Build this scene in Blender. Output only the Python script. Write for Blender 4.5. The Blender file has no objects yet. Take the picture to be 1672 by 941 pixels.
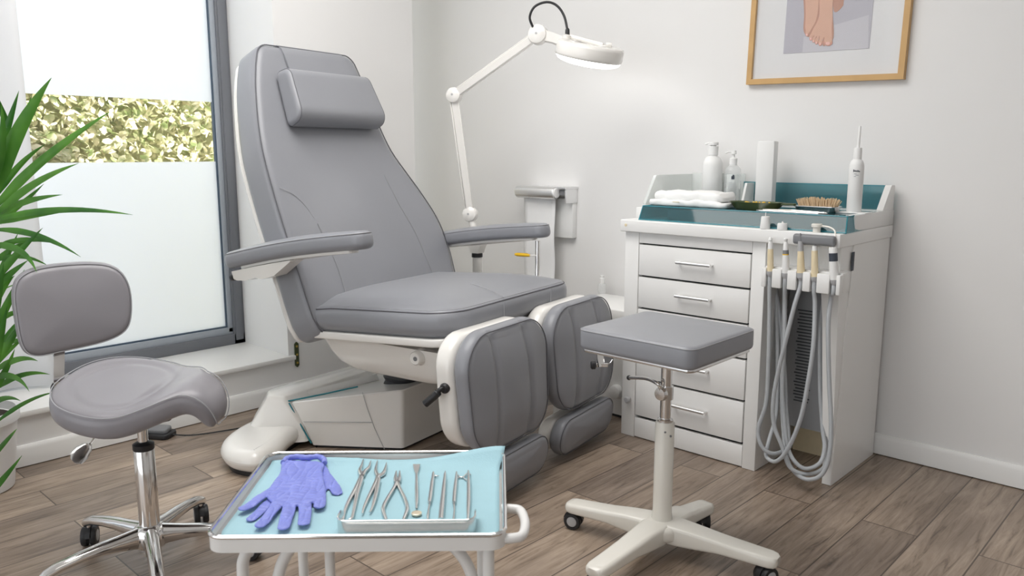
import bpy, bmesh, math, random
from mathutils import Vector, Matrix, Euler
R_ = math.radians
S = bpy.context.scene
COL = S.collection
rnd = random.Random(7)

# ------------------------------------------------------------------ camera
CAM_H, PITCH, YAW, FPX = 1.15, 9.6, 43.2, 1310.0
cam = bpy.data.cameras.new('camera')
cam.sensor_width = 36.0
cam.lens = 36.0 * FPX / 1672.0
cam.clip_start = 0.05
cam.dof.use_dof = True
cam.dof.focus_distance = 2.75
cam.dof.aperture_fstop = 6.3
camo = bpy.data.objects.new('camera', cam)
camo.location = (0, 0, CAM_H)
camo.rotation_euler = (R_(90 - PITCH), 0, R_(YAW))
COL.objects.link(camo)
S.camera = camo

_p, _y = R_(PITCH), R_(YAW)
CF = Vector((-math.sin(_y) * math.cos(_p), math.cos(_y) * math.cos(_p), -math.sin(_p)))
CR = Vector((math.cos(_y), math.sin(_y), 0))
CU = CR.cross(CF)
C0 = Vector((0, 0, CAM_H))

def ray(px, py):
    return CF + CR * ((px - 836) / FPX) + CU * ((470.5 - py) / FPX)

def W(px, py, **k):
    """survey helper: where the sight line through a photo point meets a real plane"""
    d = ray(px, py)
    if 'z' in k: return C0 + d * ((k['z'] - CAM_H) / d.z)
    if 'x' in k: return C0 + d * (k['x'] / d.x)
    if 'y' in k: return C0 + d * (k['y'] / d.y)
    return C0 + d * k['dep']

class Frame:
    """local frame of a thing (origin on the floor, turned about z)"""
    def __init__(s, x, y, deg, z=0):
        s.o = Vector((x, y, z)); s.a = R_(deg)
        s.M = Matrix.Translation(s.o) @ Matrix.Rotation(s.a, 4, 'Z'); s.I = s.M.inverted()
    def at(s, px, py, **k):
        (ax, val), = k.items(); i = 'uvz'.index(ax)
        c = s.I @ C0; d = s.I.to_3x3() @ ray(px, py)
        return c + d * ((val - c[i]) / d[i])
    def loc(s, w): return s.I @ Vector(w)

# ------------------------------------------------------------------ materials
def _new(name):
    m = bpy.data.materials.new(name); m.use_nodes = True
    nt = m.node_tree; b = nt.nodes['Principled BSDF']
    return m, nt, b

def mat(name, col, rough=.5, metal=0., var=.04, nscale=8., bump=0., bscale=200., coat=0., spec=.5, emit=None, estr=0., trans=0., ior=1.45, alpha=1.):
    m, nt, b = _new(name)
    N, L = nt.nodes.new, nt.links.new
    tc = N('ShaderNodeTexCoord'); no = N('ShaderNodeTexNoise')
    no.inputs['Scale'].default_value = nscale; no.inputs['Detail'].default_value = 4
    L(tc.outputs['Object'], no.inputs['Vector'])
    mx = N('ShaderNodeMix'); mx.data_type = 'RGBA'
    c = Vector(col)
    mx.inputs['A'].default_value = (*(c * (1 - var)), 1); mx.inputs['B'].default_value = (*[min(1, q) for q in c * (1 + var)], 1)
    L(no.outputs['Fac'], mx.inputs['Factor']); L(mx.outputs['Result'], b.inputs['Base Color'])
    b.inputs['Roughness'].default_value = rough; b.inputs['Metallic'].default_value = metal
    b.inputs['Coat Weight'].default_value = coat; b.inputs['Coat Roughness'].default_value = .08
    b.inputs['Specular IOR Level'].default_value = spec
    b.inputs['Transmission Weight'].default_value = trans; b.inputs['IOR'].default_value = ior
    b.inputs['Alpha'].default_value = alpha
    if emit:
        b.inputs['Emission Color'].default_value = (*emit, 1); b.inputs['Emission Strength'].default_value = estr
    if bump:
        n2 = N('ShaderNodeTexNoise'); n2.inputs['Scale'].default_value = bscale; n2.inputs['Detail'].default_value = 3
        L(tc.outputs['Object'], n2.inputs['Vector'])
        bp = N('ShaderNodeBump'); bp.inputs['Strength'].default_value = bump; bp.inputs['Distance'].default_value = .002
        L(n2.outputs['Fac'], bp.inputs['Height']); L(bp.outputs['Normal'], b.inputs['Normal'])
    return m

def glassy(name, col, tr=.85, rough=.03):
    """thin pane: see-through colour with a gloss"""
    m = bpy.data.materials.new(name); m.use_nodes = True
    nt = m.node_tree; nt.nodes.clear(); N, L = nt.nodes.new, nt.links.new
    t = N('ShaderNodeBsdfTransparent'); t.inputs['Color'].default_value = (*col, 1)
    g = N('ShaderNodeBsdfGlossy'); g.inputs['Roughness'].default_value = rough
    d = N('ShaderNodeBsdfDiffuse'); d.inputs['Color'].default_value = (*col, 1)
    fr = N('ShaderNodeFresnel'); fr.inputs['IOR'].default_value = 1.45
    m1 = N('ShaderNodeMixShader'); m1.inputs[0].default_value = tr
    L(d.outputs[0], m1.inputs[1]); L(t.outputs[0], m1.inputs[2])
    ge = N('ShaderNodeNewGeometry'); mm = N('ShaderNodeMath'); mm.operation = 'SUBTRACT'; mm.use_clamp = True
    L(fr.outputs[0], mm.inputs[0]); L(ge.outputs['Backfacing'], mm.inputs[1])   # only the outer face mirrors
    m2 = N('ShaderNodeMixShader'); L(mm.outputs[0], m2.inputs[0]); L(m1.outputs[0], m2.inputs[1]); L(g.outputs[0], m2.inputs[2])
    o = N('ShaderNodeOutputMaterial'); L(m2.outputs[0], o.inputs[0])
    return m

def frosted(name, col):
    m = bpy.data.materials.new(name); m.use_nodes = True
    nt = m.node_tree; nt.nodes.clear(); N, L = nt.nodes.new, nt.links.new
    t = N('ShaderNodeBsdfTranslucent'); t.inputs['Color'].default_value = (*col, 1)
    d = N('ShaderNodeBsdfDiffuse'); d.inputs['Color'].default_value = (*col, 1)
    m1 = N('ShaderNodeMixShader'); m1.inputs[0].default_value = .92
    L(d.outputs[0], m1.inputs[1]); L(t.outputs[0], m1.inputs[2])
    o = N('ShaderNodeOutputMaterial'); L(m1.outputs[0], o.inputs[0])
    return m

def floor_mat():
    m, nt, b = _new('wood_plank_floor'); N, L = nt.nodes.new, nt.links.new
    tc = N('ShaderNodeTexCoord'); sp = N('ShaderNodeSeparateXYZ'); cb = N('ShaderNodeCombineXYZ')
    L(tc.outputs['Object'], sp.inputs[0]); L(sp.outputs['Y'], cb.inputs['X']); L(sp.outputs['X'], cb.inputs['Y'])
    br = N('ShaderNodeTexBrick'); br.inputs['Scale'].default_value = 1.
    br.inputs['Brick Width'].default_value = 1.25; br.inputs['Row Height'].default_value = .165
    br.inputs['Mortar Size'].default_value = .0022; br.inputs['Mortar Smooth'].default_value = .1; br.offset = .37; br.inputs['Bias'].default_value = 0
    br.inputs['Color1'].default_value = (0, 0, 0, 1); br.inputs['Color2'].default_value = (1, 1, 1, 1); br.inputs['Mortar'].default_value = (.5, .5, .5, 1)
    L(cb.outputs[0], br.inputs['Vector'])
    sepc = N('ShaderNodeSeparateColor'); L(br.outputs['Color'], sepc.inputs[0])
    # grain, shifted per plank
    ad = N('ShaderNodeVectorMath'); ad.operation = 'MULTIPLY_ADD'
    cb2 = N('ShaderNodeCombineXYZ'); L(sepc.outputs[0], cb2.inputs[0]); L(sepc.outputs[0], cb2.inputs[1]); L(sepc.outputs[0], cb2.inputs[2])
    L(cb2.outputs[0], ad.inputs[0]); ad.inputs[1].default_value = (17, 9, 5); L(cb.outputs[0], ad.inputs[2])
    mp = N('ShaderNodeMapping'); mp.inputs['Scale'].default_value = (2.2, 26, 1); L(ad.outputs[0], mp.inputs[0])
    n1 = N('ShaderNodeTexNoise'); n1.inputs['Scale'].default_value = 1.6; n1.inputs['Detail'].default_value = 8; n1.inputs['Roughness'].default_value = .68; n1.inputs['Distortion'].default_value = 1.3
    L(mp.outputs[0], n1.inputs['Vector'])
    mp2 = N('ShaderNodeMapping'); mp2.inputs['Scale'].default_value = (1.6, 5, 1); L(ad.outputs[0], mp2.inputs[0])
    n2 = N('ShaderNodeTexNoise'); n2.inputs['Scale'].default_value = 1.5; n2.inputs['Detail'].default_value = 5; L(mp2.outputs[0], n2.inputs['Vector'])
    rp = N('ShaderNodeValToRGB'); e = rp.color_ramp.elements
    e[0].position = .27; e[0].color = (.11, .080, .060, 1); e[1].position = .70; e[1].color = (.53, .435, .355, 1)
    x = e.new(.45); x.color = (.36, .285, .22, 1)
    L(n1.outputs['Fac'], rp.inputs[0])
    rp2 = N('ShaderNodeValToRGB'); e = rp2.color_ramp.elements
    e[0].position = .33; e[0].color = (.52, .50, .50, 1); e[1].position = .68; e[1].color = (1.0, 1.0, 1.0, 1)
    L(n2.outputs['Fac'], rp2.inputs[0])
    mu = N('ShaderNodeMix'); mu.data_type = 'RGBA'; mu.blend_type = 'MULTIPLY'; mu.inputs['Factor'].default_value = .8
    L(rp.outputs[0], mu.inputs['A']); L(rp2.outputs[0], mu.inputs['B'])
    rp3 = N('ShaderNodeValToRGB'); e = rp3.color_ramp.elements
    e[0].position = 0; e[0].color = (.68, .66, .66, 1); e[1].position = 1; e[1].color = (1.15, 1.12, 1.08, 1)
    L(sepc.outputs[0], rp3.inputs[0])
    mu2 = N('ShaderNodeMix'); mu2.data_type = 'RGBA'; mu2.blend_type = 'MULTIPLY'; mu2.inputs['Factor'].default_value = 1
    L(mu.outputs['Result'], mu2.inputs['A']); L(rp3.outputs[0], mu2.inputs['B'])
    mo = N('ShaderNodeMix'); mo.data_type = 'RGBA'; L(br.outputs['Fac'], mo.inputs['Factor']); L(mu2.outputs['Result'], mo.inputs['A']); mo.inputs['B'].default_value = (.09, .065, .05, 1)
    L(mo.outputs['Result'], b.inputs['Base Color'])
    b.inputs['Roughness'].default_value = .36
    bp = N('ShaderNodeBump'); bp.inputs['Strength'].default_value = .12; bp.inputs['Distance'].default_value = .002
    L(n1.outputs['Fac'], bp.inputs['Height']); L(bp.outputs['Normal'], b.inputs['Normal'])
    return m

def leaf_mat(name, c1, c2, tl=.35, scale=3.):
    m = bpy.data.materials.new(name); m.use_nodes = True
    nt = m.node_tree; nt.nodes.clear(); N, L = nt.nodes.new, nt.links.new
    tc = N('ShaderNodeTexCoord'); no = N('ShaderNodeTexNoise'); no.inputs['Scale'].default_value = scale; no.inputs['Detail'].default_value = 3
    L(tc.outputs['Object'], no.inputs['Vector'])
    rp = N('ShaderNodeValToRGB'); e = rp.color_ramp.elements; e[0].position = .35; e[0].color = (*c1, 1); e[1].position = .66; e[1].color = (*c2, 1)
    L(no.outputs['Fac'], rp.inputs[0])
    p = N('ShaderNodeBsdfPrincipled'); p.inputs['Roughness'].default_value = .38; L(rp.outputs[0], p.inputs['Base Color'])
    t = N('ShaderNodeBsdfTranslucent'); L(rp.outputs[0], t.inputs['Color'])
    mx = N('ShaderNodeMixShader'); mx.inputs[0].default_value = tl; L(p.outputs[0], mx.inputs[1]); L(t.outputs[0], mx.inputs[2])
    o = N('ShaderNodeOutputMaterial'); L(mx.outputs[0], o.inputs[0])
    return m

M = dict(
    wall=mat('wall_paint', (.80, .793, .785), .65, var=.012, nscale=2., bump=.03, bscale=90),
    trim=mat('trim_paint', (.82, .815, .80), .4, var=.015, nscale=4),
    ceil=mat('ceiling_paint', (.85, .85, .84), .8, var=.01),
    floor=floor_mat(),
    leather=mat('grey_leather', (.268, .274, .298), .34, var=.05, nscale=5, bump=.06, bscale=420),
    leather2=mat('warm_grey_leather', (.262, .252, .272), .30, var=.05, nscale=5, bump=.06, bscale=420),
    seam=mat('grey_thread', (.36, .36, .38), .6, var=.03),
    seamd=mat('dark_grey_piping', (.12, .12, .135), .5, var=.03),
    shell=mat('white_plastic_shell', (.82, .80, .765), .22, var=.012, coat=.4),
    white=mat('white_lacquer', (.84, .835, .82), .28, var=.012, nscale=3, coat=.2),
    whitem=mat('white_matte_plastic', (.82, .82, .81), .45, var=.015),
    cream=mat('cream_enamel', (.79, .765, .70), .25, var=.02, coat=.4),
    chrome=mat('chrome', (.80, .79, .78), .10, 1., var=.03),
    steel=mat('brushed_steel', (.72, .715, .71), .22, 1., var=.06, nscale=40),
    alu=mat('satin_aluminium', (.86, .86, .86), .34, 1., var=.04, nscale=20),
    black=mat('black_rubber', (.02, .02, .022), .45, var=.1),
    dark=mat('dark_gap', (.05, .055, .06), .6, var=.1),
    greyp=mat('grey_plastic', (.20, .205, .215), .4, var=.05),
    hubg=mat('grey_hub_plastic', (.42, .42, .43), .4, var=.05),
    hose=mat('grey_hose', (.46, .48, .50), .35, var=.04),
    frame=mat('grey_window_profile', (.155, .162, .180), .42, var=.03),
    sash=mat('light_grey_window_profile', (.33, .36, .40), .4, var=.03),
    gasket=mat('blue_black_gasket', (.06, .09, .13), .5, var=.1),
    glass=glassy('clear_glass', (.995, .995, .995), .99),
    film=frosted('frosted_film', (.91, .935, .985)),
    teal=glassy('teal_acrylic', (.36, .60, .64), .90, .04),
    tealedge=mat('teal_acrylic_edge', (.03, .22, .27), .25, var=.05),
    clearp=glassy('clear_plastic', (.96, .97, .97), .80, .05),
    milky=glassy('milky_acrylic', (.92, .94, .93), .55, .1),
    napkin=mat('blue_paper', (.38, .60, .675), .85, var=.03, nscale=30, bump=.4, bscale=260),
    glove=mat('violet_blue_nitrile', (.225, .265, .70), .34, var=.06, nscale=26, bump=.4, bscale=70),
    oak=mat('oak_wood', (.58, .36, .15), .45, var=.12, nscale=14),
    mat=mat('white_mount_board', (.74, .74, .745), .8, var=.008),
    print=mat('print_grey_backdrop', (.47, .46, .51), .6, var=.06, nscale=3),
    print2=mat('print_pale_floor', (.56, .55, .59), .6, var=.05, nscale=4),
    skin=mat('print_skin', (.66, .41, .31), .6, var=.08, nscale=16),
    skin2=mat('print_skin_darker', (.50, .28, .21), .6, var=.08, nscale=16),
    skin3=mat('print_toe_pink', (.62, .32, .25), .6, var=.06),
    nail=mat('print_nail', (.80, .50, .45), .4, var=.03),
    curtain=mat('white_curtain_fabric', (.80, .81, .83), .8, var=.01, bump=.15, bscale=500),
    pot=mat('white_glazed_pot', (.82, .82, .82), .3, var=.02),
    soil=mat('dark_potting_soil', (.035, .025, .018), .95, var=.4, nscale=60, bump=1, bscale=80),
    leaf=leaf_mat('green_blade_leaf', (.035, .15, .02), (.12, .33, .04), .35, 5.),
    stem=mat('brown_green_stem', (.16, .15, .06), .7, var=.2, nscale=30),
    hedge=leaf_mat('hedge_leaf_painted_glare', (.27, .35, .14), (.95, .88, .70), .25, 13.),  # pale tone paints overexposed sun dots into the leaf colour
    hedgein=mat('dark_hedge_twigs', (.40, .40, .24), .9, var=.3, nscale=12),
    lawn=mat('pale_paving', (.62, .60, .55), .9, var=.08),
    green=mat('dark_green_dish', (.055, .075, .025), .3, var=.2, nscale=18),
    yellow=mat('yellow_plastic', (.80, .48, .02), .4, var=.06),
    tan=mat('yellowed_plastic', (.80, .68, .46), .35, var=.10, nscale=30),
    bristle=mat('tan_bristle', (.74, .56, .36), .7, var=.18, nscale=60),
    paper=mat('white_paper', (.86, .86, .86), .8, var=.01, bump=.1, bscale=60),
    cloth=mat('white_cloth_pack', (.86, .86, .85), .75, var=.015, bump=.6, bscale=28),
    plaque=mat('dark_green_plaque', (.06, .075, .03), .3, var=.2),
    brass=mat('brass', (.55, .40, .10), .3, 1., var=.1),
    lamp=mat('lamp_diffuser', (.9, .9, .9), .5, emit=(1, .985, .96), estr=4.0),
    ink=mat('dark_ink', (.05, .06, .08), .6, var=.05),
    inkg=mat('grey_ink', (.35, .36, .38), .6, var=.05),
    vent=mat('grey_vent_panel', (.30, .305, .315), .5, var=.06),
    mirror=mat('tan_mirror_disc', (.70, .62, .48), .3, .4, var=.08),
)

# ------------------------------------------------------------------ mesh builder
def cat(pts, n=8, closed=False):
    """Catmull-Rom through the points"""
    P = [Vector(p) for p in pts]; out = []; L = len(P)
    for i in range(L if closed else L - 1):
        if closed: a, b, c, d = P[(i - 1) % L], P[i], P[(i + 1) % L], P[(i + 2) % L]
        else: a, b, c, d = P[max(i - 1, 0)], P[i], P[i + 1], P[min(i + 2, L - 1)]
        for k in range(n):
            t = k / n
            out.append(.5 * ((2 * b) + (c - a) * t + (2 * a - 5 * b + 4 * c - d) * t * t + (3 * b - a - 3 * c + d) * t ** 3))
    if not closed: out.append(P[-1].copy())
    return out

def rpoly(pts, r, n=6, step=None):
    """polygon with rounded corners (2D); r one number or one per corner"""
    out = []; L = len(pts)
    if not hasattr(r, '__len__'): r = [r] * L
    for i in range(L):
        a, b, c = Vector(pts[i - 1]).to_2d(), Vector(pts[i]).to_2d(), Vector(pts[(i + 1) % L]).to_2d()
        d1, d2 = (a - b).normalized(), (c - b).normalized()
        ang = d1.angle(d2); rr = r[i]
        if rr < 1e-6: out.append(b); continue
        t = min(rr / math.tan(ang / 2), (a - b).length * .49, (c - b).length * .49)
        p0, p2 = b + d1 * t, b + d2 * t
        for k in range(n + 1):
            q = k / n
            # quadratic-ish arc blended with a true circle look
            w = math.sin(ang / 2)
            den = (1 - q) ** 2 + 2 * w * q * (1 - q) + q * q
            out.append((p0 * (1 - q) ** 2 + b * 2 * w * q * (1 - q) + p2 * q * q) / den)
    if step: out = resample(out, step)
    return out

def resample(poly, step):
    out = []; L = len(poly)
    for i in range(L):
        a, b = poly[i], poly[(i + 1) % L]
        d = (b - a).length
        if d < 1e-7: continue
        k = max(1, int(math.ceil(d / step)))
        for j in range(k): out.append(a + (b - a) * (j / k))
    return out

def rrect(w, h, r, n=6, step=None, cx=0, cy=0):
    return rpoly([(cx - w / 2, cy - h / 2), (cx + w / 2, cy - h / 2), (cx + w / 2, cy + h / 2), (cx - w / 2, cy + h / 2)], r, n, step)

def circ(r, n=24, cx=0, cy=0, ry=None):
    ry = ry or r
    return [Vector((cx + r * math.cos(2 * math.pi * i / n), cy + ry * math.sin(2 * math.pi * i / n))) for i in range(n)]

def ccw(poly):
    a = sum(p[0] * q[1] - q[0] * p[1] for p, q in zip(poly, list(poly[1:]) + [poly[0]]))
    return list(poly) if a > 0 else list(reversed(poly))

def inset(poly, d):
    out = []; poly = ccw(poly); L = len(poly)
    for i in range(L):
        a, b, c = poly[i - 1], poly[i], poly[(i + 1) % L]
        t = (c - a); n = Vector((-t.y, t.x))
        if n.length > 1e-9: n.normalize()
        out.append(b + n * d)
    return out

class G:
    def __init__(s): s.b = bmesh.new(); s.T = Matrix()
    def at(s, loc=(0, 0, 0), rot=(0, 0, 0)):
        s.T = Matrix.Translation(loc) @ Euler(tuple(R_(a) for a in rot)).to_matrix().to_4x4(); return s
    def frm(s, loc, zdir, xdir=None):
        z = Vector(zdir).normalized()
        x = Vector(xdir) if xdir is not None else (Vector((1, 0, 0)) if abs(z.x) < .9 else Vector((0, 1, 0)))
        y = z.cross(x).normalized(); x = y.cross(z).normalized()
        m = Matrix.Identity(4)
        for i in range(3): m[i][0], m[i][1], m[i][2], m[i][3] = x[i], y[i], z[i], loc[i]
        s.T = m; return s
    def v(s, p): return s.b.verts.new(s.T @ Vector(p))
    def f(s, vs):
        try: return s.b.faces.new(vs)
        except ValueError: return None
    def box(s, x0, x1, y0, y1, z0, z1, bev=0., seg=2):
        vs = [s.v((x, y, z)) for z in (z0, z1) for y in (y0, y1) for x in (x0, x1)]
        fs = [s.f([vs[i] for i in q]) for q in ((0, 2, 3, 1), (4, 5, 7, 6), (0, 1, 5, 4), (2, 6, 7, 3), (0, 4, 6, 2), (1, 3, 7, 5))]
        if bev:
            es = list({e for f in fs for e in f.edges})
            bmesh.ops.bevel(s.b, geom=es, offset=bev, segments=seg, affect='EDGES', profile=.5)
        return s
    def rings(s, rings, cap0=True, cap1=True, closed=False):
        """loft: each ring a list of 3D points, all the same length"""
        R = [[s.v(p) for p in r] for r in rings]; n = len(R[0])
        m = len(R)
        for i in range(m if closed else m - 1):
            a, b = R[i], R[(i + 1) % m]
            for j in range(n): s.f([a[j], a[(j + 1) % n], b[(j + 1) % n], b[j]])
        if not closed:
            if cap0: s.f(list(reversed(R[0])))
            if cap1: s.f(R[-1])
        return s
    def strip(s, rows):
        """open grid of points"""
        R = [[s.v(p) for p in r] for r in rows]
        for i in range(len(R) - 1):
            for j in range(len(R[0]) - 1): s.f([R[i][j], R[i][j + 1], R[i + 1][j + 1], R[i + 1][j]])
        return s
    def prism(s, poly, z0, z1, bev=0., nb=3, mp=None):
        """extruded outline with rounded top and bottom edges"""
        mp = mp or (lambda p: p); poly = ccw(poly)
        rs = []
        if bev:
            for k in range(nb + 1):
                a = math.pi / 2 * k / nb; q = inset(poly, bev * (1 - math.sin(a)))
                rs.append([mp(Vector((p.x, p.y, z0 + bev * (1 - math.cos(a))))) for p in q])
            for k in range(nb + 1):
                a = math.pi / 2 * k / nb; q = inset(poly, bev * (1 - math.cos(a)))
                rs.append([mp(Vector((p.x, p.y, z1 - bev * (1 - math.sin(a))))) for p in q])
        else:
            rs = [[mp(Vector((p[0], p[1], z))) for p in poly] for z in (z0, z1)]
        return s.rings(rs)
    def cushion(s, poly, th, r, dome=0., mp=None, nr=10, ne=4, dexp=2.):
        """upholstered slab: rounded edges, domed top, flat bottom"""
        mp = mp or (lambda p: p); poly = ccw(poly)
        c = sum(poly, Vector((0, 0))) / len(poly)
        rs = []
        def ring(q, z): rs.append([mp(Vector((p.x, p.y, z))) for p in q])
        qi = inset(poly, r)
        for k in range(1, 5):
            t = k / 5 * .999 + .001
            ring([c + (p - c) * t for p in qi], 0)
        for k in range(ne + 1):
            a = math.pi / 2 * k / ne; ring(inset(poly, r * (1 - math.sin(a))), r * (1 - math.cos(a)))
        for k in range(ne + 1):
            a = math.pi / 2 * k / ne; ring(inset(poly, r * (1 - math.cos(a))), th - r * (1 - math.sin(a)))
        for k in range(nr - 1, -1, -1):
            t = max(k / nr, .004)
            ring([c + (p - c) * t for p in qi], th + dome * (1 - t ** dexp))
        return s.rings(rs)
    def tube(s, pts, r, seg=10, cap=True, closed=False, flat=1.):
        P = [Vector(p) for p in pts]; n = len(P)
        if not hasattr(r, '__len__'): r = [r] * n
        T = []
        for i in range(n):
            a = P[i - 1] if (i > 0 or closed) else P[i]; b = P[(i + 1) % n] if (i < n - 1 or closed) else P[i]
            t = (b - a); T.append(t.normalized() if t.length > 1e-9 else Vector((0, 0, 1)))
        up = Vector((0, 0, 1)) if abs(T[0].z) < .95 else Vector((1, 0, 0))
        x = T[0].cross(up).normalized(); rs = []
        for i in range(n):
            x = (x - T[i] * x.dot(T[i]))
            x = x.normalized() if x.length > 1e-6 else T[i].orthogonal().normalized()
            y = T[i].cross(x)
            rs.append([P[i] + (x * math.cos(2 * math.pi * k / seg) + y * math.sin(2 * math.pi * k / seg) * flat) * r[i] for k in range(seg)])
        return s.rings(rs, cap, cap, closed)
    def lathe(s, prof, seg=32):
        """profile of (radius, z), from bottom to top"""
        rs = [[(max(r, 1e-4) * math.cos(2 * math.pi * k / seg), max(r, 1e-4) * math.sin(2 * math.pi * k / seg), z) for k in range(seg)] for r, z in prof]
        return s.rings(rs)
    def ball(s, c, rx, ry=None, rz=None, u=16, v=10):
        ry = ry or rx; rz = rz or rx
        rs = []
        for i in range(v + 1):
            a = -math.pi / 2 + math.pi * i / v; q = max(math.cos(a), .01)
            rs.append([(c[0] + rx * q * math.cos(2 * math.pi * k / u), c[1] + ry * q * math.sin(2 * math.pi * k / u), c[2] + rz * math.sin(a)) for k in range(u)])
        return s.rings(rs)
    def mesh(s, name, m, ang=40):
        bmesh.ops.recalc_face_normals(s.b, faces=s.b.faces)
        me = bpy.data.meshes.new(name); s.b.to_mesh(me); s.b.free()
        me.materials.append(m)
        if ang:
            me.shade_smooth(); me.set_sharp_from_angle(angle=R_(ang))
        return me
    def part(s, name, m, parent=None, ang=40, label=None):
        o = bpy.data.objects.new(name, s.mesh(name, M[m] if isinstance(m, str) else m, ang)); COL.objects.link(o)
        if parent: o.parent = parent
        if label: o['label'] = label
        return o

def thing(name, label, category, fr=None, loc=(0, 0, 0), rz=0., group=None):
    o = bpy.data.objects.new(name, None); COL.objects.link(o)
    o.empty_display_size = .05
    if fr: o.location = fr.o; o.rotation_euler = (0, 0, fr.a)
    else: o.location = loc; o.rotation_euler = (0, 0, R_(rz))
    return tag(o, label, category, group)

def tag(o, label, category, group=None):
    o['label'] = label; o['category'] = category
    if group: o['group'] = group
    return o

def struct(o): o['kind'] = 'structure'; return o

def dup(o, parent=None):
    c = o.copy(); COL.objects.link(c); c.parent = parent
    for ch in list(o.children): dup(ch, c)
    return c
# ================================================================== the room
XL, YB = -3.258, 3.125          # window wall and picture wall (inner faces)
XG = -3.655                     # plane of the window frame
SZ = .212                       # height of the sill
ZC = 2.75
WY1 = 1.943                     # right reveal of the window niche
WY0 = -1.2
EDGE = 2.732                    # end of the window wall, the picture wall runs on behind it
struct(G().box(-4.3, 2.6, -3.0, 3.4, -.06, 0).part('floor', 'floor', ang=0))
struct(G().box(-4.3, 2.7, -3.0, 3.4, ZC, ZC + .1).part('ceiling', 'ceil', ang=0))
g = G()
g.box(XL - .55, XL, WY0 - 2, WY1, 0, SZ - .022)                 # below the sill
g.box(XL - .55, XL, WY1, EDGE, 0, ZC)                           # pier right of the window
g.box(XL - .55, XL, WY0 - 2, WY1, 2.45, ZC)                     # above
g.box(XL - .55, XL, WY0 - 2, WY0, SZ - .022, 2.45)
struct(g.part('wall_left', 'wall', ang=0))
struct(G().box(-4.3, 2.6, YB, YB + .2, 0, ZC).part('wall_back', 'wall', ang=0))
struct(G().box(2.6, 2.75, -3.0, 3.4, 0, ZC).part('wall_right_sun_block', 'wall', ang=0))  # unseen wall, added to keep the sun from entering on the right
struct(G().box(.9, 2.7, -3.1, -3.0, 0, ZC).part('wall_front_sky_block', 'wall', ang=0))  # unseen part wall, added to cut sky light on the right side
struct(G().box(-4.4, -4.3, 2.732, 3.4, 0, ZC).part('wall_niche', 'wall', ang=0))

def baseboard(name, path, h=.082, t=.016):
    """moulded skirting along a straight wall: path = start, end, outward normal"""
    a, b, n = Vector(path[0]), Vector(path[1]), Vector(path[2])
    prof = [(0, .004), (t, .004), (t, h - .016), (t - .004, h - .006), (t - .009, h), (0, h)]
    g = G()
    g.rings([[p + n * q[0] + Vector((0, 0, q[1])) for q in prof] for p in (a, b)])
    return struct(g.part(name, 'trim', ang=30))
baseboard('baseboard_left', ((XL, -3, 0), (XL, EDGE, 0), (1, 0, 0)))
baseboard('baseboard_back', ((-4.2, YB, 0), (2.6, YB, 0), (0, -1, 0)))

# sill board and window
g = G(); g.box(XG - .05, XL + .018, WY0, WY1 + .03, SZ - .022, SZ, .004)
struct(g.part('trim_1', 'trim'))
win = bpy.data.objects.new('window_1', None); COL.objects.link(win); struct(win)
FT = 2.45
def bar(g, y0, y1, z0, z1, x0, x1, bev=.003): g.box(x0, x1, y0, y1, z0, z1, bev)
YF1 = 1.943; YI1 = 1.857       # outer and inner edge of the right post
YF0 = -1.15
g = G()
bar(g, YI1 + .028, YF1, SZ, FT, XG - .06, XG)                   # right post
bar(g, YF0, YF1, SZ, SZ + .052, XG - .06, XG)                   # bottom rail
bar(g, YF0, YF1, FT - .05, FT, XG - .06, XG)
bar(g, YF0, YF0 + .06, SZ, FT, XG - .06, XG)
bar(g, YI1 + .036, YF1 - .012, SZ + .02, FT, XG - .004, XG + .007, .002)
g.part('window_frame', 'frame', win)
g = G()
bar(g, YI1 + .006, YI1 + .03, SZ + .06, FT - .05, XG - .05, XG - .012)
bar(g, YF0 + .06, YI1 + .03, SZ + .05, SZ + .085, XG - .05, XG - .012)
g.part('sash', 'sash', win)
g = G()
bar(g, YI1, YI1 + .008, SZ + .09, FT - .05, XG - .045, XG - .022, .001)
bar(g, YF0 + .06, YI1 + .008, SZ + .082, SZ + .092, XG - .045, XG - .022, .001)
g.part('gasket', 'gasket', win)
ZG0, ZB0, ZB1, ZG1 = SZ + .088, 1.107, 1.384, FT - .05
G().box(XG - .036, XG - .031, YF0 + .05, YI1 + .004, ZG0, ZG1).part('pane', 'glass', win, ang=0)
G().box(XG - .0300, XG - .0296, YF0 + .05, YI1 + .002, ZG0, ZB0).part('frosted_film', 'film', win, ang=0)
G().box(XG - .0300, XG - .0296, YF0 + .05, YI1 + .002, ZB1, ZG1).part('frosted_film', 'film', win, ang=0)

# curtain panel at the left of the glass: soft pleats, hanging down to the sill
cr = W(88, 600, x=XG + .16)
y1 = cr.y
rows = []
n = 60
for zz in [SZ + .012 + (2.44 - SZ - .012) * i / 14 for i in range(15)]:
    row = []
    for i in range(n + 1):
        t = i / n
        y = y1 - 1.55 * t - .018 * (zz - SZ) / 2.2
        row.append((XG + .13 + .045 * math.cos(t * 2 * math.pi * 4.6 + .6) + .008 * math.sin(t * 23 + zz), y, zz))
    rows.append(row)
cu = G().strip(rows).part('curtain_panel', 'curtain')
sd = cu.modifiers.new('thickness', 'SOLIDIFY'); sd.thickness = .003
tag(cu, 'white curtain panel hanging from above down to the sill behind the potted plant', 'curtain')

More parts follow.
